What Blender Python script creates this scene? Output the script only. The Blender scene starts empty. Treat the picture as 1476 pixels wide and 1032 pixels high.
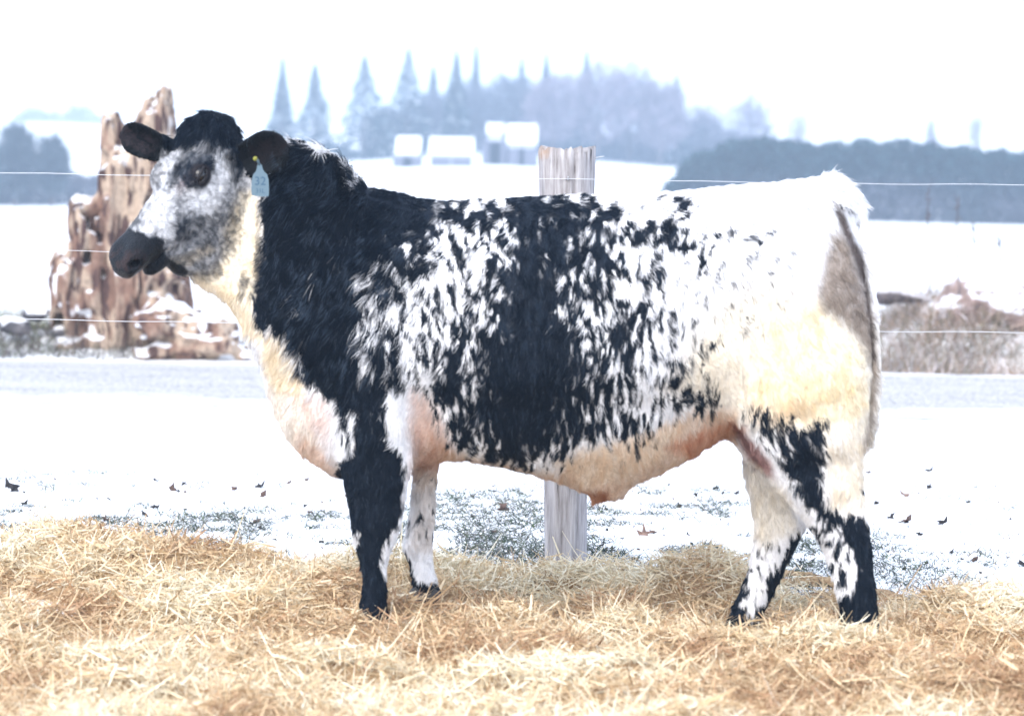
import bpy, bmesh, math, random
import numpy as np
from mathutils import Matrix, Vector

random.seed(7)
rng = np.random.default_rng(7)
scene = bpy.context.scene
COL = scene.collection

# ------------------------------------------------------------------ camera
F = 4230.0                       # focal length in pixels of the 1476 px wide photograph
CX, CY = 738.0, 516.0
CAM = np.array([0.0, -9.0, 1.30])
PITCH = math.radians(3.17)
ROLL = math.radians(0.95)
_f = np.array([0.0, math.cos(PITCH), -math.sin(PITCH)])
_r0 = np.array([1.0, 0.0, 0.0])
_u0 = np.cross(_r0, _f)
_r = math.cos(ROLL) * _r0 + math.sin(ROLL) * _u0
_u = -math.sin(ROLL) * _r0 + math.cos(ROLL) * _u0
cam = bpy.data.cameras.new('camera')
camo = bpy.data.objects.new('camera', cam)
COL.objects.link(camo)
cam.sensor_width = 36.0
cam.lens = 36.0 * F / 1476.0
cam.clip_start = 0.1
cam.clip_end = 3000.0
m = Matrix.Identity(4)
for i in range(3):
    m[i][0], m[i][1], m[i][2], m[i][3] = _r[i], _u[i], -_f[i], CAM[i]
camo.matrix_world = m
cam.dof.use_dof = True
cam.dof.focus_distance = 10.6
cam.dof.aperture_fstop = 3.5
scene.camera = camo

# ------------------------------------------------------------------ sky, sun, exposure
SUN_EL, SUN_AZ = math.radians(42), math.radians(205)     # azimuth clockwise from +Y; behind the camera, a little left
world = bpy.data.worlds.new('World')
scene.world = world
world.use_nodes = True
wn = world.node_tree
wn.nodes.clear()
sky = wn.nodes.new('ShaderNodeTexSky')
sky.sky_type = 'NISHITA'
sky.sun_disc = False
sky.sun_elevation = SUN_EL
sky.sun_rotation = SUN_AZ
sky.air_density = 1.0
sky.dust_density = 3.0
sky.ozone_density = 1.0
hs = wn.nodes.new('ShaderNodeHueSaturation')
hs.inputs['Saturation'].default_value = 0.95
bg = wn.nodes.new('ShaderNodeBackground')
bg.inputs['Strength'].default_value = 0.15
wo = wn.nodes.new('ShaderNodeOutputWorld')
wn.links.new(sky.outputs[0], hs.inputs['Color'])
ov = wn.nodes.new('ShaderNodeMix'); ov.data_type = 'RGBA'      # thin even overcast over the clear sky
ov.inputs[0].default_value = 0.68
ov.inputs[7].default_value = (4.5, 5.1, 6.3, 1)
wn.links.new(hs.outputs[0], ov.inputs[6])
wn.links.new(ov.outputs[2], bg.inputs[0])
wn.links.new(bg.outputs[0], wo.inputs[0])
sl = bpy.data.lights.new('sun', 'SUN')
sl.energy = 1.3
sl.angle = math.radians(50)
sl.color = (1.0, 0.95, 0.88)
so = bpy.data.objects.new('sun', sl)
COL.objects.link(so)
sd = Vector((math.sin(SUN_AZ) * math.cos(SUN_EL), math.cos(SUN_AZ) * math.cos(SUN_EL), math.sin(SUN_EL)))
so.rotation_euler = sd.to_track_quat('Z', 'Y').to_euler()
so.location = (0, -5, 20)
scene.view_settings.view_transform = 'Standard'
scene.view_settings.look = 'None'
scene.view_settings.gamma = 1.0
scene.view_settings.use_curve_mapping = False
scene.view_settings.exposure = 1.3
scene.render.engine = 'CYCLES'
scene.cycles.use_denoising = True
scene.cycles.max_bounces = 8
scene.cycles.diffuse_bounces = 3
scene.cycles.glossy_bounces = 2
scene.cycles.volume_bounces = 1
scene.cycles.transparent_max_bounces = 8

# ------------------------------------------------------------------ helpers
def P(px, py, Y=0.0):
    """photo pixel -> point on the vertical plane at depth Y"""
    px = np.asarray(px, float); py = np.asarray(py, float)
    d = _f + _r * ((px - CX) / F)[..., None] + _u * ((CY - py) / F)[..., None]
    t = (Y - CAM[1]) / d[..., 1]
    return CAM + d * t[..., None]

def G(px, py, z=0.0):
    """photo pixel -> point on the horizontal plane at height z"""
    d = _f + _r * ((px - CX) / F) + _u * ((CY - py) / F)
    return CAM + d * ((z - CAM[2]) / d[2])

def proj(v):
    q = v - CAM
    dz = q @ _f
    return CX + F * (q @ _r) / dz, CY - F * (q @ _u) / dz

def tag(o, label=None, cat=None, group=None, kind=None):
    if label: o['label'] = label
    if cat: o['category'] = cat
    if group: o['group'] = group
    if kind: o['kind'] = kind
    return o

def empty(name, loc=(0, 0, 0)):
    o = bpy.data.objects.new(name, None)
    o.location = [float(c) for c in loc]
    COL.objects.link(o)
    return o

def mesh_obj(name, verts, faces, mat, parent=None, smooth=True, cols=None, loc=None):
    me = bpy.data.meshes.new(name)
    verts = np.asarray(verts, dtype=np.float32)
    if isinstance(faces, np.ndarray):
        n, k = faces.shape
        me.vertices.add(len(verts)); me.vertices.foreach_set('co', verts.ravel())
        me.loops.add(n * k); me.loops.foreach_set('vertex_index', faces.astype(np.int32).ravel())
        me.polygons.add(n); me.polygons.foreach_set('loop_start', np.arange(0, n * k, k, dtype=np.int32))
        me.update(calc_edges=True)
        me.validate()
    else:
        me.from_pydata([tuple(v) for v in verts.tolist()], [], faces)
    if cols is not None:
        a = me.color_attributes.new('Col', 'FLOAT_COLOR', 'POINT')
        c = np.ones((len(me.vertices), 4), np.float32); c[:, :3] = cols
        a.data.foreach_set('color', c.ravel())
    me.polygons.foreach_set('use_smooth', np.full(len(me.polygons), smooth))
    if mat: me.materials.append(mat)
    o = bpy.data.objects.new(name, me)
    COL.objects.link(o)
    if loc is not None: o.location = [float(c) for c in loc]
    if parent: o.parent = parent
    return o

class NT:
    def __init__(s, name):
        s.m = bpy.data.materials.new(name); s.m.use_nodes = True
        s.t = s.m.node_tree; s.b = s.t.nodes['Principled BSDF']; s.o = s.t.nodes['Material Output']
    def n(s, typ, **kw):
        nd = s.t.nodes.new(typ)
        for k, v in kw.items():
            if k in nd.inputs: nd.inputs[k].default_value = v
            else: setattr(nd, k, v)
        return nd
    def l(s, a, b): s.t.links.new(a, b)
    def coords(s, scale=(1, 1, 1), rot=(0, 0, 0)):
        tc = s.n('ShaderNodeTexCoord'); mp = s.n('ShaderNodeMapping')
        mp.inputs['Scale'].default_value = scale; mp.inputs['Rotation'].default_value = rot
        s.l(tc.outputs['Object'], mp.inputs['Vector']); return mp.outputs[0]
    def noise(s, vec, scale, detail=4, rough=0.55):
        nz = s.n('ShaderNodeTexNoise'); nz.inputs['Scale'].default_value = scale
        nz.inputs['Detail'].default_value = detail; nz.inputs['Roughness'].default_value = rough
        s.l(vec, nz.inputs['Vector']); return nz.outputs[0]
    def ramp(s, fac, stops):
        r = s.n('ShaderNodeValToRGB'); e = r.color_ramp.elements
        while len(e) < len(stops): e.new(0.5)
        for k, (p, c) in enumerate(stops):
            e[k].position = p; e[k].color = (c[0], c[1], c[2], 1) if hasattr(c, '__len__') else (c, c, c, 1)
        s.l(fac, r.inputs[0]); return r.outputs[0]
    def mix(s, fac, a, b, blend='MIX'):
        mx = s.n('ShaderNodeMix', data_type='RGBA', blend_type=blend)
        for v, i in ((fac, 0), (a, 6), (b, 7)):
            if isinstance(v, (int, float)): mx.inputs[i].default_value = v
            elif isinstance(v, tuple): mx.inputs[i].default_value = (*v, 1)
            else: s.l(v, mx.inputs[i])
        return mx.outputs[2]
    def bump(s, h, dist, strength=1.0):
        b = s.n('ShaderNodeBump'); b.inputs['Distance'].default_value = dist; b.inputs['Strength'].default_value = strength
        s.l(h, b.inputs['Height']); s.l(b.outputs[0], s.b.inputs['Normal'])
    def set(s, color=None, rough=0.8, spec=0.2, **kw):
        if color is not None:
            if isinstance(color, tuple): s.b.inputs['Base Color'].default_value = (*color, 1)
            else: s.l(color, s.b.inputs['Base Color'])
        s.b.inputs['Roughness'].default_value = rough
        s.b.inputs['Specular IOR Level'].default_value = spec
        for k, v in kw.items(): s.b.inputs[k.replace('_', ' ')].default_value = v
        return s.m

def attr_mat(name, rough=0.85, spec=0.15, noise_scale=None, amt=0.25, bump=None, **kw):
    t = NT(name)
    a = t.n('ShaderNodeAttribute', attribute_name='Col')
    c = a.outputs['Color']
    if noise_scale:
        v = t.coords(); nz = t.noise(v, noise_scale)
        g = t.ramp(nz, [(0.3, 1 - amt), (0.7, 1 + amt * 0.2)])
        c = t.mix(1.0, c, g, 'MULTIPLY')
        if bump: t.bump(nz, bump)
    return t.set(c, rough, spec, **kw)

# value noise
_TAB = rng.random(65536).astype(np.float32)
def _h(ix, iy, iz):
    return _TAB[((ix * 73856093) ^ (iy * 19349663) ^ (iz * 83492791)) & 65535]
def vnoise(x, y, z=0.0):
    x, y, z = np.broadcast_arrays(np.asarray(x, float), np.asarray(y, float), np.asarray(z, float))
    ix, iy, iz = [np.floor(c).astype(np.int64) for c in (x, y, z)]
    fx, fy, fz = x - ix, y - iy, z - iz
    fx, fy, fz = [t * t * (3 - 2 * t) for t in (fx, fy, fz)]
    r = 0
    for dx in (0, 1):
        wx = fx if dx else 1 - fx
        for dy in (0, 1):
            wy = fy if dy else 1 - fy
            for dz in (0, 1):
                wz = fz if dz else 1 - fz
                r = r + wx * wy * wz * _h(ix + dx, iy + dy, iz + dz)
    return r
def fbm(x, y, z=0.0, oct=4, gain=0.5):
    r, a, s = 0, 1.0, 0
    for k in range(oct):
        r = r + a * vnoise(x * 2 ** k + 17.3 * k, y * 2 ** k + 5.1 * k, z * 2 ** k + 9.7 * k); s += a; a *= gain
    return r / s
def sstep(x, a, b):
    t = np.clip((x - a) / (b - a), 0, 1); return t * t * (3 - 2 * t)

def surface_nets(f, org, h):
    """closed quad mesh of the zero set of f on a regular grid"""
    ins = f < 0
    nx, ny, nz = f.shape
    c = ins[:-1, :-1, :-1].astype(np.int8)
    tot = np.zeros_like(c)
    offs = [(i, j, k) for i in (0, 1) for j in (0, 1) for k in (0, 1)]
    for i, j, k in offs:
        tot += ins[i:nx - 1 + i, j:ny - 1 + j, k:nz - 1 + k]
    act = (tot > 0) & (tot < 8)
    I = np.argwhere(act)
    idx = np.full(act.shape, -1, np.int32); idx[act] = np.arange(len(I))
    val = np.stack([f[I[:, 0] + i, I[:, 1] + j, I[:, 2] + k] for i, j, k in offs], 1)
    acc = np.zeros((len(I), 3)); cnt = np.zeros(len(I))
    for a in range(8):
        for b in range(a + 1, 8):
            A, B = np.array(offs[a]), np.array(offs[b])
            if np.abs(A - B).sum() != 1: continue
            mk = (val[:, a] < 0) != (val[:, b] < 0)
            t = np.where(mk, val[:, a] / np.where(mk, val[:, a] - val[:, b], 1), 0)[:, None]
            acc += mk[:, None] * (A + (B - A) * t); cnt += mk
    V = org + (I + acc / cnt[:, None]) * h
    Q = []
    for ax in range(3):
        u, v = (ax + 1) % 3, (ax + 2) % 3
        sl0 = [slice(1, -1)] * 3; sl1 = [slice(1, -1)] * 3
        sl0[ax] = slice(0, -1); sl1[ax] = slice(1, None)
        a, b = ins[tuple(sl0)], ins[tuple(sl1)]
        for sgn, mk in ((1, a & ~b), (-1, ~a & b)):
            E = np.argwhere(mk)
            off = np.array([1, 1, 1]); off[ax] = 0
            E = E + off
            du = np.zeros(3, int); du[u] = 1
            dv = np.zeros(3, int); dv[v] = 1
            q = [E - du - dv, E - dv, E, E - du]
            q = np.stack([idx[tuple(x.T)] for x in q], 1)
            Q.append(q if sgn > 0 else q[:, ::-1])
    return V, np.concatenate(Q)

def smin(a, b, k):
    hh = np.maximum(k - np.abs(a - b), 0) / k
    return np.minimum(a, b) - hh * hh * k * 0.25

def poly_sd(poly, X, Z):
    """signed distance to polygon, positive inside"""
    p = np.asarray(poly, float); n = len(p)
    d = np.full(X.shape, 1e9); inside = np.zeros(X.shape, bool)
    for i in range(n):
        a, b = p[i], p[(i + 1) % n]
        e = b - a
        t = np.clip(((X - a[0]) * e[0] + (Z - a[1]) * e[1]) / (e @ e), 0, 1)
        d = np.minimum(d, np.hypot(X - a[0] - t * e[0], Z - a[1] - t * e[1]))
        c = (a[1] > Z) != (b[1] > Z)
        with np.errstate(divide='ignore', invalid='ignore'):
            xs = a[0] + (Z - a[1]) * (e[0] / (e[1] if e[1] != 0 else 1e-9))
        inside ^= c & (X < xs)
    return np.where(inside, d, -d)

def chaikin(p, n=2):
    p = np.asarray(p, float)
    for _ in range(n):
        q = np.roll(p, -1, 0)
        p = np.stack([0.75 * p + 0.25 * q, 0.25 * p + 0.75 * q], 1).reshape(-1, p.shape[1])
    return p

def blur2(a, k, it=3):
    for _ in range(it):
        for ax in (0, 1):
            pad = [(0, 0), (0, 0)]; pad[ax] = (k, k)
            b = np.pad(a, pad, mode='edge'); c = np.cumsum(b, ax)
            z = np.zeros_like(np.take(c, [0], ax)); c = np.concatenate([z, c], ax)
            L = a.shape[ax]; w = 2 * k + 1
            a = (np.take(c, range(w, w + L), ax) - np.take(c, range(0, L), ax)) / w
    return a

def tube_mesh(pts, rad, n=8, cap=True):
    pts = np.asarray(pts, float); rad = np.broadcast_to(np.asarray(rad, float), (len(pts),))
    V, Fc = [], []
    up = np.array([0, 0, 1.0])
    for i, p in enumerate(pts):
        t = pts[min(i + 1, len(pts) - 1)] - pts[max(i - 1, 0)]
        t /= np.linalg.norm(t) + 1e-12
        s = np.cross(t, up)
        if np.linalg.norm(s) < 0.05: s = np.cross(t, [0, 1.0, 0])
        s /= np.linalg.norm(s); q = np.cross(s, t)
        for k in range(n):
            a = 2 * math.pi * k / n
            V.append(p + rad[i] * (math.cos(a) * s + math.sin(a) * q))
    for i in range(len(pts) - 1):
        for k in range(n):
            k2 = (k + 1) % n
            Fc.append((i * n + k, i * n + k2, (i + 1) * n + k2, (i + 1) * n + k))
    if cap:
        Fc.append(tuple(range(n))[::-1]); Fc.append(tuple((len(pts) - 1) * n + k for k in range(n)))
    return V, Fc

def merge(parts):
    V, Fc = [], []
    for v, f in parts:
        o = len(V); V.extend(v); Fc.extend(tuple(i + o for i in q) for q in f)
    return V, Fc
#@@GROUND
# ------------------------------------------------------------------ ground
def straw_edge(x):
    return 1.18 - 0.11 * (x + 1.7) + 0.08 * (vnoise(x * 1.7, 3.1) - 0.5) * 2

def ground_z(x, y):
    x = np.asarray(x, float); y = np.asarray(y, float)
    z = 0.02 * (fbm(x * 0.8, y * 0.8, 0, 3) - 0.5)
    z = z - 0.075 * (1 - sstep(y, 0.5, 1.4)) * (1 - 0.9 * sstep(-x, -0.2, 0.8) * sstep(y, -0.3, 0.3))
    z = z + 0.012 * (fbm(x * 9, y * 9, 0, 3) - 0.5) * sstep(y, 1.0, 2.0) * (1 - sstep(y, 20, 40))
    # bank beyond the road: tall to the right, low to the left
    br = sstep(x, 2.3, 3.6) * sstep(y, 13.3, 14.4) * (1 - sstep(y, 15.0, 17.5))
    z = z + br * (0.34 + 0.5 * (fbm(x * 0.9 + 3, y * 0.7, 0, 4) - 0.35))
    bl = (1 - sstep(x, -2.6, -1.6)) * sstep(y, 13.2, 14.2) * (1 - sstep(y, 15.0, 17.0))
    z = z + bl * (0.12 + 0.30 * (fbm(x * 1.3, y * 1.1, 2, 4) - 0.4))
    d = y + 9.0
    z = z + np.where(d > 190, (d - 190) * 0.037, 0) * (1 + 0.25 * (fbm(x * 0.01 + 5, y * 0.006, 0, 2) - 0.5))
    z = z + 2.6 * np.exp(-((x + 4) / 17.0) ** 2) * sstep(d, 130, 235) * 0.66
    return z

def nonuni(lo, hi, dense_lo, dense_hi, step, grow=1.12):
    out = list(np.arange(dense_lo, dense_hi, step))
    s, v = step, dense_hi
    while v < hi: out.append(v); s *= grow; v += s
    out.append(hi)
    s, v = step * grow, dense_lo - step
    pre = []
    while v > lo: pre.append(v); s *= grow; v -= s
    pre.append(lo)
    return np.array(pre[::-1] + out)

gx = nonuni(-420, 420, -6.0, 6.0, 0.05)
gy = np.concatenate([nonuni(-30, 690, -3.0, 18.0, 0.05, 1.06)])
GX, GY = np.meshgrid(gx, gy, indexing='ij')
GZ = ground_z(GX, GY)
V = np.stack([GX, GY, GZ], -1).reshape(-1, 3)
ny = len(gy)
ii, jj = np.meshgrid(np.arange(len(gx) - 1), np.arange(ny - 1), indexing='ij')
q = (ii * ny + jj).ravel()
Fg = np.stack([q, q + ny, q + ny + 1, q + 1], 1)
t = NT('snow')
v = t.coords()
n1 = t.noise(v, 14, 6, 0.7)
n2 = t.noise(v, 1.3, 4)
n3 = t.noise(v, 60, 3, 0.6)
vm = t.coords((0.06, 0.25, 1))
n4 = t.noise(vm, 1.0, 4)
spk = t.ramp(n1, [(0.30, (0.40, 0.42, 0.40)), (0.40, (0.86, 0.88, 0.90))])
base = t.mix(t.ramp(n2, [(0.42, 0.0), (0.62, 1.0)]), (0.88, 0.89, 0.91), spk)
base = t.mix(t.ramp(n4, [(0.55, 0.0), (0.75, 0.35)]), base, (0.78, 0.81, 0.86))
t.bump(n3, 0.006, 0.8)
snow_mat = t.set(base, 0.75, 0.25)
o = mesh_obj('snow_ground', V, Fg, snow_mat)
tag(o, kind='structure')

def edge_fac(t, x, a, b):
    mr = t.n('ShaderNodeMapRange'); mr.inputs[1].default_value = a; mr.inputs[2].default_value = b
    t.l(x, mr.inputs[0]); return mr.outputs[0]
# road: compacted snow and gravel strip crossing the picture
ry = np.linspace(8.6, 13.0, 50); rx = np.concatenate([[-300], np.linspace(-8, 8, 240), [300]])
RX, RY = np.meshgrid(rx, ry, indexing='ij')
RZ = ground_z(RX, RY) + 0.035 * np.sin((RY - 8.6) / 4.4 * math.pi) ** 0.5 + 0.004
rut = np.exp(-((RY - 9.7) / 0.25) ** 2) + np.exp(-((RY - 11.5) / 0.3) ** 2)
RZ = RZ - 0.012 * rut + 0.006 * fbm(RX * 6, RY * 6, 0, 3)
V = np.stack([RX, RY, RZ], -1).reshape(-1, 3)
ii, jj = np.meshgrid(np.arange(len(rx) - 1), np.arange(len(ry) - 1), indexing='ij')
q = (ii * len(ry) + jj).ravel()
t = NT('snowy_gravel')
v = t.coords(); vs = t.coords((0.5, 1.8, 1))
g1 = t.noise(v, 35, 5, 0.75); g2 = t.noise(vs, 1.2, 5, 0.6)
grav = t.ramp(g1, [(0.36, (0.06, 0.06, 0.065)), (0.46, (0.28, 0.275, 0.27)), (0.58, (0.56, 0.55, 0.55))])
c = t.mix(t.ramp(g2, [(0.30, 1.0), (0.70, 0.45)]), (0.57, 0.55, 0.53), grav)
sx_ = t.n('ShaderNodeSeparateXYZ'); t.l(v, sx_.inputs[0])
ed = t.n('ShaderNodeMath', operation='SUBTRACT'); t.l(sx_.outputs[1], ed.inputs[0]); ed.inputs[1].default_value = 10.8
ea = t.n('ShaderNodeMath', operation='ABSOLUTE'); t.l(ed.outputs[0], ea.inputs[0])
nz3 = t.noise(v, 1.6, 5, 0.7); es = t.n('ShaderNodeMath', operation='MULTIPLY_ADD'); t.l(nz3, es.inputs[0]); es.inputs[1].default_value = 1.6; t.l(ea.outputs[0], es.inputs[2])
c =  t.mix(edge_fac(t, es.outputs[0], 2.35, 3.0), c, (0.86, 0.87, 0.89))
t.bump(g1, 0.012, 0.9)
o = mesh_obj('road', V, np.stack([q, q + len(ry), q + len(ry) + 1, q + 1], 1), t.set(c, 0.85, 0.2))
tag(o, kind='structure')
#@@END_GROUND

# ------------------------------------------------------------------ blades / leaves / stalks as one mesh
def ribbons(base, direc, length, width, bend, cols, seg=3, side=None, taper=True):
    """curved tapered strips; base (n,3), direc (n,3) unit, bend (n,3) displacement at tip"""
    n = len(base)
    if side is None:
        rnd = rng.normal(size=(n, 3)); side = np.cross(direc, rnd)
    side = side / (np.linalg.norm(side, axis=1, keepdims=True) + 1e-9)
    V = np.zeros((n, (seg + 1) * 2, 3), np.float32)
    for k in range(seg + 1):
        s = k / seg
        c = base + direc * (length * s)[:, None] + bend * (s * s)
        w = width * ((1 - 0.85 * s) if taper else (1 - 0.5 * abs(2 * s - 1) ** 3)) * 0.5
        V[:, 2 * k] = c - side * w[:, None]; V[:, 2 * k + 1] = c + side * w[:, None]
    q = np.array([[2 * k, 2 * k + 1, 2 * k + 3, 2 * k + 2] for k in range(seg)])
    Fc = (np.arange(n) * (seg + 1) * 2)[:, None, None] + q[None]
    C = np.repeat(cols, (seg + 1) * 2, axis=0)
    return V.reshape(-1, 3), Fc.reshape(-1, 4), C
#@@STRAW
# ------------------------------------------------------------------ straw bed
def straw_z(x, y):
    h_ = 0.036 + 0.12 * (fbm(x * 2.6 + 9, y * 3.2, 0, 4) - 0.40) + 0.06 * (sstep(fbm(x * 5.5, y * 6.5, 7, 2), 0.35, 0.75) - 0.35)
    z = ground_z(x, y) + np.maximum(h_, 0.030 + 0.3 * (h_ - 0.030))
    for mx, my, r, hgt in ((-1.52, 0.98, 0.27, 0.14), (0.66, 0.80, 0.19, 0.115), (0.62, -0.1, 0.10, 0.02), (-0.05, 0.1, 0.2, 0.02), (1.5, 0.2, 0.3, 0.03), (0.05, 0.85, 0.25, 0.03), (-0.9, 0.75, 0.4, 0.02),
                           (-0.43, -0.24, 0.16, 0.03), (1.10, -0.26, 0.2, 0.035), (0.16, -0.55, 0.25, 0.025), (-0.32, 0.12, 0.22, 0.005)):
        z = z + hgt * np.exp(-(((x - mx) ** 2 + (y - my) ** 2) / r ** 2))
    for mx, my, r, hgt in ((0.68, 0.02, 0.17, -0.06), (-0.3, -0.9, 0.2, -0.05), (-1.6, 0.25, 0.22, -0.05), (0.35, 0.45, 0.2, -0.03), (-1.5, -0.3, 0.12, 0.03)):
        z = z + hgt * np.exp(-(((x - mx) ** 2 + (y - my) ** 2) / r ** 2))
    e = straw_edge(x) - y
    return z - 0.07 * (1 - sstep(e, -0.1, 0.22))

sx = np.arange(-2.9, 2.9, 0.03); sy = np.arange(-3.2, 1.75, 0.03)
SX, SY = np.meshgrid(sx, sy, indexing='ij')
SZ = straw_z(SX, SY) - 0.022
V = np.stack([SX, SY, SZ], -1).reshape(-1, 3)
ii, jj = np.meshgrid(np.arange(len(sx) - 1), np.arange(len(sy) - 1), indexing='ij')
q = (ii * len(sy) + jj).ravel()
t = NT('straw_chaff'); v = t.coords()
c = t.ramp(t.noise(v, 45, 6, 0.7), [(0.3, (0.22, 0.13, 0.07)), (0.5, (0.48, 0.32, 0.18)), (0.7, (0.70, 0.54, 0.34))])
t.bump(t.noise(v, 60, 5, 0.7), 0.02)
o = mesh_obj('straw_layer', V, np.stack([q, q + len(sy), q + len(sy) + 1, q + 1], 1), t.set(c, 0.9, 0.1))
tag(o, kind='stuff')

NS = 175000
yy = -2.6 + (rng.random(NS) ** 0.85) * 4.3
dist = yy + 9.0
xx = (rng.random(NS) - 0.5) * 2 * (dist * 738 / F * 1.12 + 0.12)
clump = fbm(xx * 3.1 + 4, yy * 3.1, 1.0, 3)
keep = (yy < straw_edge(xx) + 0.05 * rng.normal(size=NS)) | ((yy < straw_edge(xx) + 0.30 * vnoise(xx * 4, yy * 3)) & (rng.random(NS) < 0.35))
xx, yy, clump = xx[keep], yy[keep], clump[keep]
n = len(xx)
ang = rng.random(n) * 2 * math.pi
el = rng.normal(size=n) * 0.42 + 0.16
wild = rng.random(n) < 0.06
el = np.where(wild, rng.random(n) * 1.3, el)
ln = 0.022 + rng.gamma(2.2, 0.017, n)
ln = np.minimum(ln, 0.15)
dr = np.stack([np.cos(ang) * np.cos(el), np.sin(ang) * np.cos(el), np.sin(el)], 1)
zb = straw_z(xx, yy) + rng.normal(size=n) * 0.012 - 0.35 * ln * np.sin(np.abs(el)) + 0.03 * (clump - 0.4)
base = np.stack([xx, yy, zb], 1) - dr * (ln * 0.4)[:, None]
bend = rng.normal(size=(n, 3)) * (ln * 0.34)[:, None]
tone = np.clip(rng.normal(0.5, 0.27, n) + (clump - 0.5) * 1.7, 0, 1)[:, None]
dark, mid, lite = np.array([0.46, 0.28, 0.155]), np.array([0.81, 0.625, 0.385]), np.array([0.94, 0.87, 0.68])
colr = np.where(tone < 0.5, dark + (mid - dark) * tone * 2, mid + (lite - mid) * (tone - 0.5) * 2)
wd = rng.uniform(0.0016, 0.0052, n)
flake = rng.random(n) < 0.14
wd = np.where(flake, wd * 2.0, wd); ln = np.where(flake, ln * 0.6, ln)
V, Fc, C = ribbons(base, dr, ln, wd, bend, colr, 3, taper=False)
straw_mat = attr_mat('straw', 0.55, 0.35, 90, 0.25)
o = mesh_obj('straw', V, Fc, straw_mat, cols=C, smooth=True)
tag(o, kind='stuff')
#@@END_STRAW
#@@GRASS
# ------------------------------------------------------------------ grass poking through the thin snow
NG = 95000
px = rng.uniform(-60, 1536, NG * 3)
py = 632 + rng.random(NG * 3) ** 0.8 * 235
pts = np.array([G(a, b) for a, b in zip(px, py)])
gx_, gy_ = pts[:, 0], pts[:, 1]
pat = 0.5 * fbm(gx_ * 1.5 + 2, gy_ * 0.9, 4.0, 3) + 0.5 * fbm(gx_ * 8, gy_ * 6, 2.0, 2)
dens = np.where(px < 520, sstep(py, 662, 705), np.where(px < 1180, sstep(py, 688, 722), 0.6 * sstep(py, 640, 790)))
kp = (rng.random(len(px)) < dens * sstep(pat + 0.07 * (px < 420) + 0.03 * (px > 1230), 0.43, 0.60) * (0.35 + 0.65 * sstep(pat, 0.5, 0.62))) & (gy_ > straw_edge(gx_) - 0.1)
gx_, gy_, pat = gx_[kp][:NG], gy_[kp][:NG], pat[kp][:NG]
n = len(gx_)
ang = rng.random(n) * 2 * math.pi; el = rng.uniform(0.1, 1.1, n)
dr = np.stack([np.cos(ang) * np.cos(el), np.sin(ang) * np.cos(el) * 0.7, np.sin(el)], 1)
ln = rng.uniform(0.012, 0.055, n)
bend = np.stack([rng.normal(size=n) * 0.3, rng.normal(size=n) * 0.2, -np.abs(rng.normal(size=n)) * 0.5], 1) * ln[:, None]
ct = rng.random((n, 1))
gcol = np.where(ct < 0.45, [0.02, 0.035, 0.04], np.where(ct < 0.75, [0.05, 0.08, 0.035], [0.10, 0.085, 0.06])) * rng.uniform(0.7, 1.5, (n, 1))
gz = ground_z(gx_, gy_) - 0.003
V, Fc, C = ribbons(np.stack([gx_, gy_, gz], 1), dr, ln, rng.uniform(0.0016, 0.0046, n), bend, gcol, 2)
grass_mat = attr_mat('grass_blade', 0.7, 0.2)
o = mesh_obj('grass', V, Fc, grass_mat, cols=C)
tag(o, kind='stuff')

# fallen leaves
def leaf_geo(size, seed, curl):
    r = random.Random(seed)
    out = []
    k = 10
    for i in range(k):
        a = 2 * math.pi * i / k
        rad = size * (1.0 if i % 2 else 0.48) * r.uniform(0.6, 1.05)
        out.append((rad * math.cos(a), rad * 0.85 * math.sin(a)))
    V = [(0, 0, 0)]
    for f_ in (0.55, 1.0):
        for (x, y) in out:
            x_, y_ = x * f_, y * f_
            V.append((x_, y_, curl * (x_ * x_ + 1.6 * y_ * y_) / size + r.uniform(-.28, .28) * size * f_))
    Fc = [(0, 1 + i, 1 + (i + 1) % k) for i in range(k)]
    Fc += [(1 + i, 1 + k + i, 1 + k + (i + 1) % k, 1 + (i + 1) % k) for i in range(k)]
    top = len(V)
    V2 = V + [(x, y, z - 0.0012) for x, y, z in V]
    F2 = Fc + [tuple(top + i for i in f_[::-1]) for f_ in Fc]
    return V2, F2
def leaf_mat(name, c):
    t = NT(name); v = t.coords()
    return t.set(t.ramp(t.noise(v, 70, 4), [(0.3, tuple(x * 0.55 for x in c)), (0.7, c)]), 0.75, 0.2)
lm = [leaf_mat('dead_leaf_dark', (0.045, 0.042, 0.045)), leaf_mat('dead_leaf_brown', (0.15, 0.10, 0.085)), leaf_mat('dead_leaf_tan', (0.30, 0.20, 0.16))]
leaf_meshes = []
for k in range(9):
    Vv, Ff = leaf_geo(0.040, k, 0.10 + 0.10 * (k % 4))
    me = bpy.data.meshes.new('fallen_leaf'); me.from_pydata(Vv, [], Ff); me.materials.append(lm[k % 3]); leaf_meshes.append(me)
named = [
 (1307, 752, 1.35, 1, 'largest brown dead leaf standing up on the snow behind the rear hooves'),
 (928, 771, 1.15, 2, 'tan curled dead leaf on snow between the post and the rear legs'),
 (1303, 716, 0.95, 2, 'winged brown leaf alone on clean snow right of the tail tip'),
 (1340, 682, 0.9, 0, 'dark star shaped leaf farthest back on the snow right of the tail'),
 (1360, 757, 1.1, 0, 'dark crumpled leaf right of the largest brown leaf'),
 (1284, 745, 0.75, 0, 'small dark leaf just left of the largest brown leaf'),
 (1262, 727, 0.55, 0, 'small dark leaf nearest to the hock of the near rear leg'),
 (1472, 817, 0.8, 0, 'dark leaf at the right edge of the picture above the straw'),
 (377, 703, 1.0, 0, 'dark upright leaf on the snow under the brisket'),
 (250, 708, 0.9, 1, 'dark curled leaf in the frosty grass left of the brisket'),
 (15, 708, 1.5, 0, 'large dark leaf in the grass at the left edge of the picture'),
 (725, 738, 1.1, 1, 'brown leaf clump in the frosty grass left of the post'),
]
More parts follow.
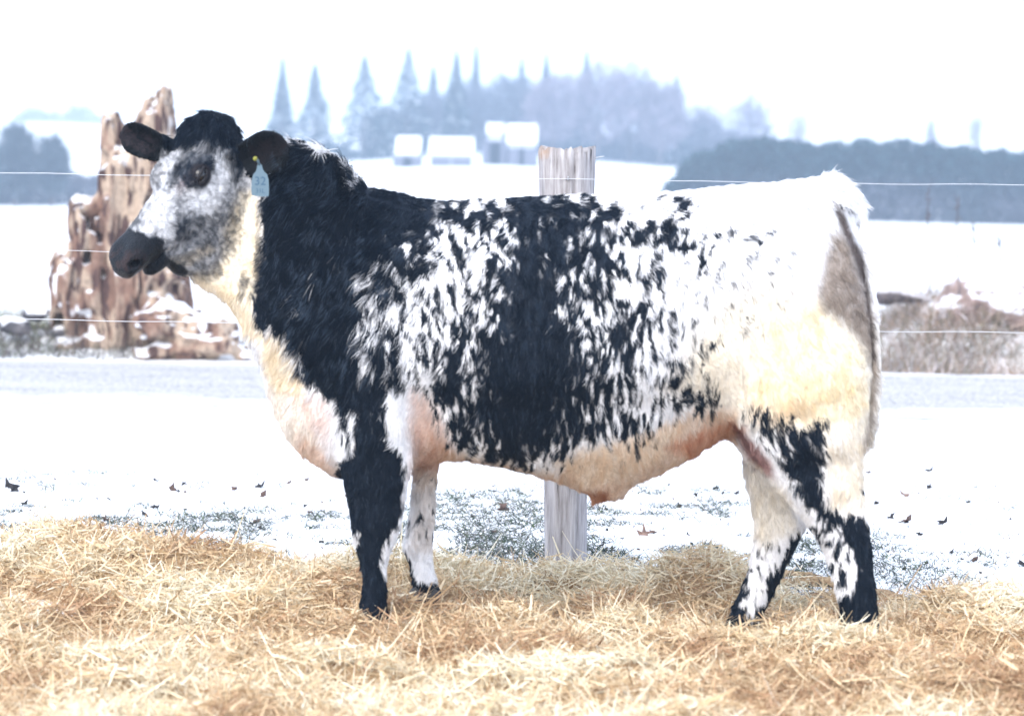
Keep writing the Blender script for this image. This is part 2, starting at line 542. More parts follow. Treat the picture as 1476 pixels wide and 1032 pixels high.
spots = [(a, b, s, k, l) for a, b, s, k, l in named]
r2 = random.Random(3)
for _ in range(170):
    a = r2.uniform(-10, 1490)
    b = r2.uniform(690, 800) if a < 1180 else r2.uniform(660, 830)
    spots.append((a, b, 0.22 + 0.55 * r2.random() ** 2, r2.choice([0, 0, 0, 1]), None))
for a, b, s, k, lab in spots:
    p = G(a, b)
    if p[1] < straw_edge(p[0]) + 0.02: continue
    me = r2.choice([x for x in leaf_meshes if x.materials[0] == lm[k]])
    o = bpy.data.objects.new('fallen_leaf', me); COL.objects.link(o)
    o.location = (p[0], p[1], float(ground_z(p[0], p[1])) + 0.010 * s)
    o.scale = (s, s, s * 1.2)
    o.rotation_euler = (r2.uniform(.35, 1.0) if lab else r2.uniform(-.8, .9), r2.uniform(-.6, .6), r2.uniform(0, 6.28))
    tag(o, lab or 'small dark curled dead leaf lying in the frosty grass and thin snow', 'leaf', 'dead leaves scattered on the snow')
#@@END_GRASS
#@@FENCE
# ------------------------------------------------------------------ wire fence: one post and five wires
PY_ = 1.32
fence = empty('wire_fence', P(817, 830, PY_))
tag(fence, 'weathered grey cedar post with five thin wires strung behind the steer', 'fence')
fo = np.array(fence.location)
cols_ = []
V = []; Fc = []
nseg, nr = 48, 40
top = P(817, 216, PY_); bot = P(815, 860, PY_)
for i in range(nr + 1):
    s = i / nr
    c = bot + (top - bot) * s
    R_ = 0.072 + 0.027 * s ** 1.5
    for k in range(nseg):
        a = 2 * math.pi * k / nseg
        rr = R_ * (1 + 0.10 * float(vnoise(math.cos(a) * 4 + 3, math.sin(a) * 4, s * 2.5)) - 0.05 + 0.09 * (float(vnoise(k * 1.1, 0.5, s * 6)) - 0.5))
        V.append([c[0] + rr * math.cos(a) - fo[0], c[1] + rr * math.sin(a) - fo[1], c[2] - fo[2] + (0.034 * (float(vnoise(k * 0.9, 9)) - 0.5) if i == nr else 0)])
for i in range(nr):
    for k in range(nseg):
        k2 = (k + 1) % nseg
        Fc.append((i * nseg + k, i * nseg + k2, (i + 1) * nseg + k2, (i + 1) * nseg + k))
V.append([top[0] - fo[0], top[1] - fo[1], top[2] - fo[2] - 0.004]); ct_ = len(V) - 1
for k in range(nseg): Fc.append((nr * nseg + k, nr * nseg + (k + 1) % nseg, ct_))
t = NT('weathered_cedar')
vs = t.coords((24, 24, 2.0)); v = t.coords()
n1 = t.noise(vs, 2.2, 6, 0.65); n2 = t.noise(v, 5, 4)
vh = t.coords((1, 1, 1)); sep = t.n('ShaderNodeSeparateXYZ'); t.l(vh, sep.inputs[0])
c1 = t.ramp(n1, [(0.31, (0.05, 0.045, 0.05)), (0.38, (0.25, 0.23, 0.23)), (0.55, (0.42, 0.40, 0.41)), (0.7, (0.56, 0.54, 0.55))])
c2 = t.mix(t.ramp(n2, [(0.55, 0.0), (0.66, 0.75)]), c1, (0.33, 0.21, 0.13))
mr = t.n('ShaderNodeMapRange'); mr.inputs[1].default_value = 1.05; mr.inputs[2].default_value = 1.3
t.l(sep.outputs[2], mr.inputs[0])
cc = t.mix(mr.outputs[0], c1, c2)
t.bump(n1, 0.012)
mesh_obj('post', V, Fc, t.set(cc, 0.85, 0.15), fence)
t = NT('galvanised_wire'); wire_mat = t.set((0.62, 0.64, 0.68), 0.4, 0.5, Metallic=0.3)
for (ya, yb, r_) in ((247, 266, 0.0012), (357, 379, 0.0010), (457, 479, 0.0013), (582, 600, 0.0006), (684, 698, 0.0005)):
    A = P(-160, ya, PY_ - 0.10); B = P(1640, yb + 2, PY_ - 0.10); M_ = P(817, (ya + yb) / 2 + 1, PY_ - 0.10)
    pts = []
    for s in np.linspace(0, 1, 41):
        p = A + (B - A) * s
        p = p + np.array([0, 0, -0.004 * math.sin(s * math.pi * 2) ** 2 + 0.0015 * math.sin(s * 60)])
        pts.append(p - fo)
    v_, f_ = tube_mesh(pts, r_, 6)
    mesh_obj('wire', v_, f_, wire_mat, fence)
    # staple holding the wire to the post
    pc = P(817, (ya + yb) / 2 + 1, PY_ - 0.102) - fo
    st = [pc + np.array([0.004, 0.03, 0.006]), pc + np.array([0.004, -0.004, 0.006]), pc + np.array([0.004, -0.004, -0.006]), pc + np.array([0.004, 0.03, -0.006])]
    v_, f_ = tube_mesh(st, 0.0018, 6)
    mesh_obj('staple', v_, f_, wire_mat, fence)
wend = P(858, 228, PY_ - 0.02) - fo
v_, f_ = tube_mesh([wend + [-0.02, 0, -0.004], wend + [0.012, -0.01, 0.003], wend + [0.03, -0.02, 0.006]], 0.0016, 6)
mesh_obj('wire_end', v_, f_, wire_mat, fence)
#@@END_FENCE
#@@STUMP
# ------------------------------------------------------------------ broken stump, log, bank brush
def pxpoly(poly, Y, ref=0):
    q = P([p[0] for p in poly], [p[1] for p in poly], Y)
    return np.stack([q[:, 0], q[:, 2]], 1)

def lump(name, poly, Y, w, R, h, disp, colour, parent=None, mat=None, k=0.0):
    """solid with the given outline, rounded in depth, roughened by disp(x, y, z)"""
    pw = chaikin(pxpoly(poly, Y), 1)
    x0, z0 = pw.min(0) - 0.12; x1, z1 = pw.max(0) + 0.12
    xs = np.arange(x0, x1, h); zs = np.arange(z0, z1, h); ys = np.arange(Y - w - 0.12, Y + w + 0.12, h)
    X2, Z2 = np.meshgrid(xs, zs, indexing='ij')
    d = poly_sd(pw, X2, Z2)
    X, Yg, Z = np.meshgrid(xs, ys, zs, indexing='ij')
    e = np.clip(1 - d / R, 0, None)[:, None, :]
    f = (np.sqrt(((Yg - Y) / w) ** 2 + e ** 2) - 1) * min(w, R)
    f = f + disp(X, Yg, Z)
    Vv, Q = surface_nets(f, np.array([xs[0], ys[0], zs[0]]), h)
    me_n = np.zeros_like(Vv)
    a, b, c = Vv[Q[:, 0]], Vv[Q[:, 1]], Vv[Q[:, 2]]
    nn = np.cross(b - a, c - a)
    for kk in range(4): np.add.at(me_n, Q[:, kk], nn)
    me_n /= np.linalg.norm(me_n, axis=1, keepdims=True) + 1e-12
    C = colour(Vv, me_n)
    o_ = np.array([Vv[:, 0].mean(), Y, Vv[:, 2].min()])
    ob = mesh_obj(name, Vv - o_, Q, mat, parent, cols=C, loc=o_)
    return ob

rot_mat = attr_mat('rotten_wood', 0.9, 0.1, 28, 0.3, 0.01)
def wood_disp(X, Y, Z):
    return (0.11 * (fbm(X * 7, Y * 7, Z * 1.6, 3) - 0.5) + 0.09 * (fbm(X * 19, Y * 19, Z * 3.5, 3) - 0.5)
            + 0.10 * sstep(fbm(X * 4 + 7, Y * 4, Z * 4, 2), 0.56, 0.72))
def wood_col(V, N):
    a = fbm(V[:, 0] * 6, V[:, 1] * 6, V[:, 2] * 3.6 + 3, 4)[:, None]
    b = fbm(V[:, 0] * 26, V[:, 1] * 26, V[:, 2] * 5, 3)[:, None]
    tan = np.array([0.46, 0.355, 0.27]); red = np.array([0.23, 0.14, 0.105]); dk = np.array([0.09, 0.055, 0.05])
    hi = sstep(V[:, 2], 0.9, 1.5)[:, None]
    c = red + (tan - red) * sstep(a + 0.20 * hi + 0.3 * (b - 0.5), 0.45, 0.66)
    c = c + (dk - c) * sstep(0.50 - b, 0.03, 0.12)
    s = sstep(N[:, 2] + 0.9 * (fbm(V[:, 0] * 5, V[:, 1] * 5, V[:, 2] * 5 + 5, 3) - 0.5), 0.58, 0.68)[:, None]
    s2 = sstep(fbm(V[:, 0] * 6 + 9, V[:, 1] * 6, V[:, 2] * 6, 3), 0.65, 0.70)[:, None] * (1 - 0.6 * hi)
    s = np.maximum(s, s2)
    return c + (np.array([0.88, 0.89, 0.92]) - c) * s
stump = lump('tree_stump', [(78, 462), (74, 380), (84, 362), (103, 358), (100, 300), (112, 284), (146, 290), (146, 232), (150, 172), (162, 163), (174, 170),
             (180, 212), (190, 196), (198, 172), (212, 146), (220, 138), (227, 150), (238, 121), (248, 132), (249, 185), (262, 230), (268, 320), (272, 420), (284, 500), (296, 530), (150, 535), (76, 530)],
             14.0, 0.42, 0.20, 0.014, wood_disp, wood_col, mat=rot_mat)
tag(stump, 'tall broken rotten tree stump with jagged top and snow patches, left of the road', 'stump')
def log_disp(X, Y, Z):
    return 0.14 * (fbm(X * 4, Y * 6, Z * 9, 3) - 0.5) + 0.09 * sstep(fbm(X * 5 + 3, Y * 5, Z * 7, 2), 0.52, 0.66)
def log_col(V, N):
    c = wood_col(V, N)
    return c * np.array([0.85, 0.8, 0.8]) + 0.0 * N
lg = lump('fallen_log', [(192, 500), (196, 452), (215, 430), (250, 432), (300, 446), (335, 462), (352, 484), (366, 500), (362, 522), (195, 524)],
          13.5, 0.26, 0.16, 0.014, log_disp, wood_col, mat=rot_mat)
tag(lg, 'crumbling reddish rotten log with snow on top lying at the foot of the stump', 'log')
lg2 = lump('fallen_log', [(1262, 434), (1264, 416), (1285, 410), (1316, 419), (1345, 430), (1348, 440), (1310, 436), (1270, 440)], 14.6, 0.12, 0.07, 0.012,
           lambda X, Y, Z: 0.03 * (fbm(X * 10, Y * 10, Z * 10, 2) - 0.5),
           lambda V, N: np.where((N[:, 2] > 0.35)[:, None], [0.5, 0.48, 0.49], [0.13, 0.11, 0.115]) + 0 * V, mat=rot_mat)
tag(lg2, 'dark log end with a snowy top sticking out of the bank behind the tail', 'log')
slab = lump('dirt_heap', [(1330, 448), (1352, 428), (1372, 404), (1398, 396), (1425, 405), (1460, 412), (1500, 420), (1600, 440), (1620, 530), (1340, 530), (1320, 480)], 14.5, 0.5, 0.25, 0.025,
           lambda X, Y, Z: 0.20 * (fbm(X * 3.5, Y * 4, Z * 5, 4) - 0.5),
           lambda V, N: (lambda s: np.array([0.27, 0.20, 0.18]) * (0.6 + 0.9 * fbm(V[:, 0] * 12, V[:, 1] * 12, V[:, 2] * 12, 3)[:, None]) * (1 - s) + np.array([0.85, 0.86, 0.9]) * s)
           (sstep(N[:, 2] + 1.0 * (fbm(V[:, 0] * 5, V[:, 1] * 5, V[:, 2] * 5, 3) - 0.5), 0.52, 0.66)[:, None]), mat=rot_mat)
tag(slab, 'brown heap of earth with snow patches and dry brush beyond the road on the right', 'dirt heap')

def brush(name, n, xr, yr, hmin, hmax, palette, dens=None, lean=0.5, w=(0.004, 0.012), zoff=0.0, seg=2):
    x = rng.uniform(*xr, n); y = rng.uniform(*yr, n)
    if dens is not None:
        k = rng.random(n) < dens(x, y); x, y = x[k], y[k]
    n = len(x)
    a = rng.random(n) * 6.283; el = rng.uniform(0.25, 1.5, n)
    d = np.stack([np.cos(a) * np.cos(el) , np.sin(a) * np.cos(el), np.sin(el)], 1)
    ln = rng.uniform(hmin, hmax, n)
    pal = np.array(palette)[rng.integers(0, len(palette), n)] * rng.uniform(0.7, 1.25, (n, 1))
    V, Fc, C = ribbons(np.stack([x, y, ground_z(x, y) - 0.02 + (zoff(x, y) if callable(zoff) else zoff)], 1), d, ln, rng.uniform(*w, n), rng.normal(size=(n, 3)) * ln[:, None] * lean, pal, seg)
    o = mesh_obj(name, V, Fc, brush_mat, cols=C)
    return tag(o, kind='stuff')
brush_mat = attr_mat('dry_brush', 0.85, 0.1)
pinky = [(0.31, 0.23, 0.18), (0.27, 0.20, 0.15), (0.40, 0.32, 0.26), (0.12, 0.10, 0.09), (0.19, 0.19, 0.13), (0.5, 0.46, 0.47)]
brush('dry_grass', 26000, (2.45, 6.2), (13.2, 15.6), 0.05, 0.22, pinky, lambda x, y: sstep(fbm(x * 1.6, y * 1.6, 0, 3), 0.25, 0.46))
pale_ = [tuple(min(1, c_ * 1.35) for c_ in p_) for p_ in pinky]
brush('dry_grass', 10000, (3.0, 6.4), (13.15, 14.0), 0.04, 0.14, pale_)
brush('dry_grass', 6000, (3.2, 6.4), (13.8, 14.15), 0.04, 0.13, pale_, dens=lambda x, y: sstep(fbm(x * 3, y * 3 + 2, 0, 2), 0.38, 0.6), zoff=lambda x, y: rng.random(len(x)) * 0.16)
brush('dry_grass', 15000, (-6.5, -1.9), (13.1, 14.6), 0.04, 0.17, [(0.04, 0.035, 0.045), (0.09, 0.075, 0.07), (0.11, 0.12, 0.07), (0.20, 0.17, 0.15)],
      lambda x, y: sstep(fbm(x * 1.5 + 4, y * 1.6, 0, 3), 0.30, 0.48))
# far verge green fringe on the left
brush('dry_grass', 9000, (-6.5, -3.0), (15.0, 17.0), 0.06, 0.2, [(0.18, 0.20, 0.10), (0.30, 0.28, 0.16)])
def stones(name, spots, colr):
    pass
# dark stones on the left bank
t = NT('dark_stone'); v = t.coords(); nz_ = t.noise(v, 9, 4)
gn = t.n('ShaderNodeNewGeometry'); sp_ = t.n('ShaderNodeSeparateXYZ'); t.l(gn.outputs['Normal'], sp_.inputs[0])
stc = t.mix(t.ramp(sp_.outputs[2], [(0.62, 0.0), (0.8, 1.0)]), t.ramp(nz_, [(0.3, (0.05, 0.05, 0.06)), (0.7, (0.16, 0.15, 0.16))]), (0.85, 0.87, 0.9))
stone_mat = t.set(stc, 0.9, 0.15)
r3 = random.Random(11)
for i, (a, b, s) in enumerate([(20, 470, .13), (52, 452, .11), (8, 497, .12), (90, 480, .10), (130, 498, .09), (62, 492, .10), (170, 505, .08), (110, 455, .07), (240, 512, .07)]):
    bm = bmesh.new(); bmesh.ops.create_icosphere(bm, subdivisions=2, radius=1)
    for vv in bm.verts:
        k = 0.65 + 0.7 * float(vnoise(vv.co.x * 1.5 + i * 7, vv.co.y * 1.5, vv.co.z * 1.5)); vv.co *= k * s; vv.co.z *= 0.6
    me = bpy.data.meshes.new('stone'); bm.to_mesh(me); bm.free(); me.materials.append(stone_mat)
    o = bpy.data.objects.new('stone', me); COL.objects.link(o)
    p = P(a, b, 13.9 + 0.1 * (i % 3)); o.location = (p[0], p[1], p[2]); o.rotation_euler = (0, 0, r3.uniform(0, 6))
    tag(o, ['biggest dark snow capped stone left of the broken stump', 'dark stone just above and right of the biggest one left of the stump', 'dark stone at the left edge of the picture by the road',
           'dark stone against the left foot of the stump', 'dark stone under the middle of the stump at the road side', 'low dark stone between the left edge and the foot of the stump',
           'small dark stone in front of the stump right of its middle', 'highest small dark stone beside the left side of the stump', 'smallest dark stone in front of the rotten log'][i], 'stone', 'dark stones around the stump')

# dried weed stalks right of the steer
stalk_t = NT('dry_stalk'); stalk_mat = stalk_t.set((0.12, 0.11, 0.12), 0.85, 0.1)
for i, (a, yt, yb, lab) in enumerate([(1338, 275, 425, 'tall thin dried weed stalk nearest to the steer rump beyond the road'),
                           (1379, 288, 425, 'thin dried weed stalk second from the steer rump beyond the road'),
                           (1403, 325, 412, 'short dried weed stalk third from the steer rump, rising from the heap'),
                           (1440, 345, 420, 'faint low dried weed stalk farthest right beyond the road')]):
    Yw = 14.2
    A = P(a + 2, yb, Yw); B = P(a, yt, Yw)
    root = empty('weed_stalk', A); tag(root, lab, 'weed', 'dried weed stalks beyond the road')
    L = B - A
    pts = [L * s + np.array([0.012 * math.sin(s * 7 + i), 0, 0]) for s in np.linspace(0, 1, 10)]
    parts = [tube_mesh(pts, np.linspace(0.006, 0.002, 10), 5)]
    for kk in range(16):
        s = r3.uniform(0.35, 1.0); p = L * s; aa = r3.uniform(0, 6.28); ll = r3.uniform(0.03, 0.11)
        parts.append(tube_mesh([p, p + np.array([math.cos(aa) * ll * 0.4, math.sin(aa) * ll * 0.4, ll])], [0.002, 0.001], 4))
    v_, f_ = merge(parts)
    mesh_obj('stem', v_, f_, stalk_mat, root)
    parts = []
    for kk in range(14):
        s = r3.uniform(0.7, 1.02); p = L * s + np.array([r3.uniform(-.02, .02), r3.uniform(-.02, .02), 0])
        parts.append(tube_mesh([p, p + np.array([0, 0, 0.02])], [0.005, 0.003], 5))
    v_, f_ = merge(parts)
    tag(mesh_obj('seed_head', v_, f_, stalk_mat, root), kind='stuff')
#@@END_STUMP
#@@TREES
# ------------------------------------------------------------------ far trees, hedgerow, farm buildings
far_mat = attr_mat('far_foliage', 0.9, 0.05)
bark_t = NT('bark'); bark_mat = bark_t.set((0.10, 0.08, 0.08), 0.9, 0.1)
def tree_root(name, px, Y, label, cat, group):
    x = P(px, 282, Y)[0]
    z = float(ground_z(x, Y))
    r = empty(name, (x, Y, z)); tag(r, label, cat, group)
    return r, x, z
def spruce(px, ytop, hw, Y, label):
    r, x, z = tree_root('spruce_tree', px, Y, label, 'spruce tree', 'spruce trees on the far hill')
    H = P(px, ytop, Y)[2] - z
    W = hw / F * (Y + 9)
    v_, f_ = tube_mesh([(0, 0, -0.3), (0, 0, H * 0.5), (0, 0, H * 0.97)], [0.18, 0.1, 0.03], 7)
    mesh_obj('trunk', v_, f_, bark_mat, r)
    n = 2600
    s = rng.random(n) ** 0.75
    tier = np.floor(s * 15) / 15 + 0.02 * rng.normal(size=n)
    a = rng.integers(0, 11, n) * 0.571 + tier * 41 + rng.normal(size=n) * 0.16
    rad = 1.6 * W * (1 - s) ** 1.1 * (0.45 + 0.6 * vnoise(a * 1.3 + px, tier * 9) + 0.6 * vnoise(tier * 23 + px, a * 0.5)) + 0.03
    q = rng.random(n) ** 0.6
    base = np.stack([np.cos(a) * rad * q, np.sin(a) * rad * q, H * (0.04 + 0.96 * s) - rad * q * 0.25], 1)
    d = np.stack([np.cos(a), np.sin(a), np.full(n, -0.5)], 1) + rng.normal(size=(n, 3)) * 0.35
    d /= np.linalg.norm(d, axis=1, keepdims=True)
    ln = (0.25 + 0.6 * rng.random(n)) * (0.25 + 0.9 * (1 - s))
    col = np.where(rng.random((n, 1)) < 0.10, [0.5, 0.52, 0.55], [0.022, 0.045, 0.05]) * rng.uniform(0.6, 1.5, (n, 1))
    V, Fc, C = ribbons(base, d, ln, rng.uniform(0.12, 0.32, n) * (0.35 + 0.8 * (1 - s)), np.zeros((n, 3)), col, 1)
    mesh_obj('crown', V, Fc, far_mat, r, cols=C)
def bare_tree(px, ytop, hw, Y, label, tone=(0.16, 0.14, 0.16), dens=2200, grp='bare trees on the far hill', yb=None):
    r, x, z = tree_root('bare_tree', px, Y, label, 'tree', grp)
    H = P(px, ytop, Y)[2] - z
    W = hw / F * (Y + 9)
    parts = [tube_mesh([(0, 0, -0.3), (0.1, 0, H * 0.3), (0, 0.1, H * 0.85)], [0.22, 0.15, 0.04], 6)]
    limbs = []
    for k in range(9):
        a = k * 2.4; s = 0.22 + 0.06 * k
        p = np.array([0.05, 0, H * s]); e = p + np.array([math.cos(a) * W * 0.6, math.sin(a) * W * 0.6, H * 0.28])
        limbs.append((p, e)); parts.append(tube_mesh([p, (p + e) / 2 + [0, 0, -0.05 * H], e], [0.09, 0.06, 0.025], 5))
    v_, f_ = merge(parts); mesh_obj('trunk', v_, f_, bark_mat, r)
    n = dens
    u = rng.normal(size=(n, 3)); u /= np.linalg.norm(u, axis=1, keepdims=True)
    rr = rng.random(n) ** 0.45
    lob = 0.8 + 0.4 * vnoise(u[:, 0] * 2.2 + px, u[:, 1] * 2.2, u[:, 2] * 2.2)
    base = u * (rr * lob)[:, None] * np.array([W, W, H * 0.40]) + np.array([0, 0, H * 0.58])
    d = u * 0.8 + np.array([0, 0, 0.7]) + rng.normal(size=(n, 3)) * 0.4
    d /= np.linalg.norm(d, axis=1, keepdims=True)
    col = np.array(tone) * rng.uniform(0.6, 1.7, (n, 1))
    V, Fc, C = ribbons(base, d, rng.uniform(0.4, 1.1, n), rng.uniform(0.04, 0.16, n), rng.normal(size=(n, 3)) * 0.1, col, 1)
    mesh_obj('crown', V, Fc, far_mat, r, cols=C)

for px_, yt, hw, Y, lab in [
    (405, 84, 17, 262, 'narrow spruce farthest left of the row on the hill, just right of the near ear'),
    (452, 92, 27, 262, 'second spruce from the left in the row on the hill'),
    (523, 80, 34, 268, 'wide dark spruce above the neck of the steer'),
    (586, 70, 30, 270, 'tallest spruce on the hill directly above the left barn'),
    (622, 96, 14, 285, 'thin pale spruce right of the tallest spruce'),
    (655, 74, 18, 272, 'slender pointed spruce above the gap between the barns'),
    (683, 66, 8, 300, 'very thin faint spruce top between the slender spruce and the shed'),
    (749, 84, 12, 295, 'faint narrow spruce above the small shed'),
    (784, 78, 13, 300, 'faint narrow spruce above the cedar post'),
    (842, 74, 17, 290, 'pointed spruce standing out of the bare trees right of the post'),
    (972, 108, 16, 292, 'spruce at the right end of the bare tree clump')]:
    spruce(px_, yt, hw, Y, lab)
for px_, yt, hw, Y, lab in [
    (560, 158, 40, 276, 'low bare tree between the wide dark spruce and the tallest spruce'),
    (625, 135, 38, 280, 'bare tree behind the left barn'),
    (680, 120, 38, 284, 'bare tree behind the gap between barn and shed'),
    (735, 108, 42, 286, 'bare tree behind the small shed'),
    (795, 105, 40, 282, 'bare tree behind the cedar post'),
    (860, 92, 50, 284, 'broad bare tree right of the cedar post'),
    (905, 94, 46, 288, 'tallest broad bare tree in the pale clump above the steer back'),
    (950, 118, 38, 286, 'bare tree left of the spruce at the end of the clump'),
    (1010, 150, 36, 300, 'low pale bare tree where the clump meets the dark hedgerow'),
    (1080, 142, 32, 305, 'rounded pale bare tree rising behind the left end of the hedgerow'),
    (1148, 165, 16, 330, 'small faint bare tree behind the hedgerow'),
    (1340, 176, 6, 340, 'faint thin tree above the middle of the hedgerow'),
    (1404, 168, 10, 340, 'faint tree above the right part of the hedgerow')]:
    bare_tree(px_, yt, hw, Y, lab, tone=(0.20, 0.17, 0.20) if px_ > 780 else (0.12, 0.13, 0.16), dens=3400 if px_ < 1000 else (1400 if px_ < 1120 else 350))
for px_, yt, hw, Y, lab in [
    (22, 183, 24, 176, 'dark tree at the left edge of the picture beyond the field'),
    (74, 203, 19, 176, 'narrower dark tree left of the stump beyond the field'),
    (-30, 215, 30, 178, 'dark tree mostly outside the left edge beyond the field')]:
    bare_tree(px_, yt, hw, Y, lab, tone=(0.06, 0.08, 0.09), dens=2600, grp='dark trees beyond the left field')

def wood_mass(name, pxs, top_fn, Y, depth, n, size, cols_fn, below=0.0):
    x0, x1 = P(pxs[0], 282, Y)[0], P(pxs[1], 282, Y)[0]
    x = rng.uniform(x0, x1, n); y = Y + rng.uniform(0, depth, n)
    px, _ = proj(np.stack([x, y, np.zeros(n)], 1))
    gz = ground_z(x, y)
    top = P(px, top_fn(px), Y)[:, 2]
    top = top * (0.90 + 0.16 * (vnoise(x * 0.55, y * 0.5) - 0.3)) 
    s = rng.random(n) ** 0.8
    z = gz + (top - gz) * s
    d = rng.normal(size=(n, 3)); d[:, 2] = np.abs(d[:, 2]); d /= np.linalg.norm(d, axis=1, keepdims=True)
    V, Fc, C = ribbons(np.stack([x, y, z - size * 0.5], 1), d, rng.uniform(0.5, 1.2, n) * size, rng.uniform(0.3, 0.8, n) * size, np.zeros((n, 3)), cols_fn(x, y, s), 1)
    o = mesh_obj(name, V, Fc, far_mat, cols=C)
    return tag(o, kind='stuff')
def hedge_top(px):
    t_ = np.interp(px, [940, 960, 985, 1030, 1060, 1130, 1180, 1230, 1300, 1340, 1390, 1440, 1480, 1700], [305, 262, 226, 204, 192, 187, 196, 191, 197, 200, 206, 208, 204, 205])
    return t_ + 2.5 * np.sin(px * 0.13) + 2 * np.sin(px * 0.053 + 2)
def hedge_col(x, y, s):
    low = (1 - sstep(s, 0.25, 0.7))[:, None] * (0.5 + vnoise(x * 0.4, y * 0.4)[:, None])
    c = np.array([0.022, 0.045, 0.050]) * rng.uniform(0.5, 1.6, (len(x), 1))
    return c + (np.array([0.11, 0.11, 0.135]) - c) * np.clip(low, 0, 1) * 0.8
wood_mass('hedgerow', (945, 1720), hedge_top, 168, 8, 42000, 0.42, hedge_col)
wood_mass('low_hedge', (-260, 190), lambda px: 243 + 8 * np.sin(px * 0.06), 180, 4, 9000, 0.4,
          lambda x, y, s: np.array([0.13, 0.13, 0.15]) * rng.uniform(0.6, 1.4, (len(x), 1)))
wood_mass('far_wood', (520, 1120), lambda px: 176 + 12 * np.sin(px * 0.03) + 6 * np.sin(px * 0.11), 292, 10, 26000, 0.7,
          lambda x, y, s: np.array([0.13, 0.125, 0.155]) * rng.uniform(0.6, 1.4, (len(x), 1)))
wood_mass('far_brush', (385, 560), lambda px: 205 + 6 * np.sin(px * 0.09), 275, 4, 5000, 0.5,
          lambda x, y, s: np.array([0.05, 0.065, 0.075]) * rng.uniform(0.6, 1.4, (len(x), 1)))
wood_mass('distant_trees', (20, 140), lambda px: 152 + 5 * np.sin(px * 0.1), 520, 10, 2500, 1.2,
          lambda x, y, s: np.array([0.3, 0.3, 0.3]) * rng.uniform(0.6, 1.2, (len(x), 1)))

bw_t = NT('barn_wall'); vb = bw_t.coords((3, 3, 0.5)); barn_wall = bw_t.set(bw_t.ramp(bw_t.noise(vb, 3, 3), [(0.3, (0.34, 0.35, 0.40)), (0.7, (0.46, 0.47, 0.52))]), 0.85, 0.1)
br_t = NT('snowy_roof'); vb = br_t.coords(); barn_roof = br_t.set(br_t.ramp(br_t.noise(vb, 1.5, 3), [(0.3, (0.82, 0.84, 0.88)), (0.7, (0.9, 0.91, 0.93))]), 0.8, 0.1)
bd_t = NT('barn_door'); barn_door = bd_t.set((0.12, 0.12, 0.15), 0.8, 0.1)
def barn(px0, px1, y_ridge, y_eave, y_base, Y, depth, lab):
    A = P(px0, y_base, Y); B = P(px1, y_base, Y)
    L = B[0] - A[0]; zb = float(ground_z((A[0] + B[0]) / 2, Y)) - 0.2
    r = empty('barn', ((A[0] + B[0]) / 2, Y, zb)); tag(r, lab, 'barn', 'snow roofed farm buildings on the hill')
    he = P(px0, y_eave, Y)[2] - zb; hr = P(px0, y_ridge, Y)[2] - zb
    h = L / 2
    v_ = [(-h, 0, 0), (h, 0, 0), (h, depth, 0), (-h, depth, 0), (-h, 0, he), (h, 0, he), (h, depth, he), (-h, depth, he), (-h, depth / 2, hr - .05), (h, depth / 2, hr - .05)]
    f_ = [(0, 1, 5, 4), (1, 2, 6, 9, 5), (2, 3, 7, 6), (3, 0, 4, 8, 7)]
    mesh_obj('wall', v_, f_, barn_wall, r, smooth=False)
    ov = 0.12; th = 0.25
    e0 = he - ov * (hr - he) / (depth / 2)
    v_ = [(-h - ov, -ov, e0), (h + ov, -ov, e0), (h + ov, depth / 2, hr), (-h - ov, depth / 2, hr), (-h - ov, depth + ov, e0), (h + ov, depth + ov, e0)]
    v_ = v_ + [(x, y, z + th) for x, y, z in v_]
    f_ = [(0, 1, 2, 3)[::-1], (3, 2, 5, 4)[::-1], (6, 7, 8, 9), (9, 8, 11, 10), (0, 1, 7, 6), (4, 10, 11, 5), (1, 2, 8, 7), (2, 5, 11, 8), (0, 6, 9, 3), (3, 9, 10, 4)]
    mesh_obj('roof', v_, f_, barn_roof, r, smooth=False)
    for dx in (-0.25, 0.25):
        x = dx * L
        v_ = [(x - .8, -.04, 0.2), (x + .8, -.04, 0.2), (x + .8, -.04, min(2.2, he * .8)), (x - .8, -.04, min(2.2, he * .8))]
        v_ = v_ + [(a, .02, c) for a, b, c in v_]
        mesh_obj('door', v_, [(0, 1, 2, 3), (7, 6, 5, 4), (0, 4, 5, 1), (1, 5, 6, 2), (2, 6, 7, 3), (3, 7, 4, 0)], barn_door, r, smooth=False)
barn(572, 603, 200, 221, 232, 232, 5, 'small leftmost snow roofed shed below the tallest spruce')
barn(620, 680, 201, 222, 234, 232, 6, 'long low snow roofed barn in the middle of the farm buildings')
barn(703, 724, 181, 192, 212, 240, 5, 'small snow roofed shed just left of the taller white one')
barn(732, 772, 182, 206, 226, 240, 6, 'tallest white snow roofed barn, rightmost of the farm buildings')
#@@END_TREES
#@@HAZE
# ------------------------------------------------------------------ winter haze
bm = bmesh.new(); bmesh.ops.create_cube(bm, size=1.0)
me = bpy.data.meshes.new('haze'); bm.to_mesh(me); bm.free()
hz = bpy.data.objects.new('haze', me); COL.objects.link(hz)
hz.scale = (900, 760, 62); hz.location = (0, 335, 28.5)
hm = bpy.data.materials.new('haze'); hm.use_nodes = True
hm.node_tree.nodes.clear()
pv = hm.node_tree.nodes.new('ShaderNodeVolumePrincipled'); ho = hm.node_tree.nodes.new('ShaderNodeOutputMaterial')
pv.inputs['Color'].default_value = (0.66, 0.82, 1.0, 1)
pv.inputs['Density'].default_value = 0.0013
pv.inputs['Anisotropy'].default_value = 0.2
hm.node_tree.links.new(pv.outputs[0], ho.inputs['Volume'])
me.materials.append(hm)
tag(hz, kind='stuff')
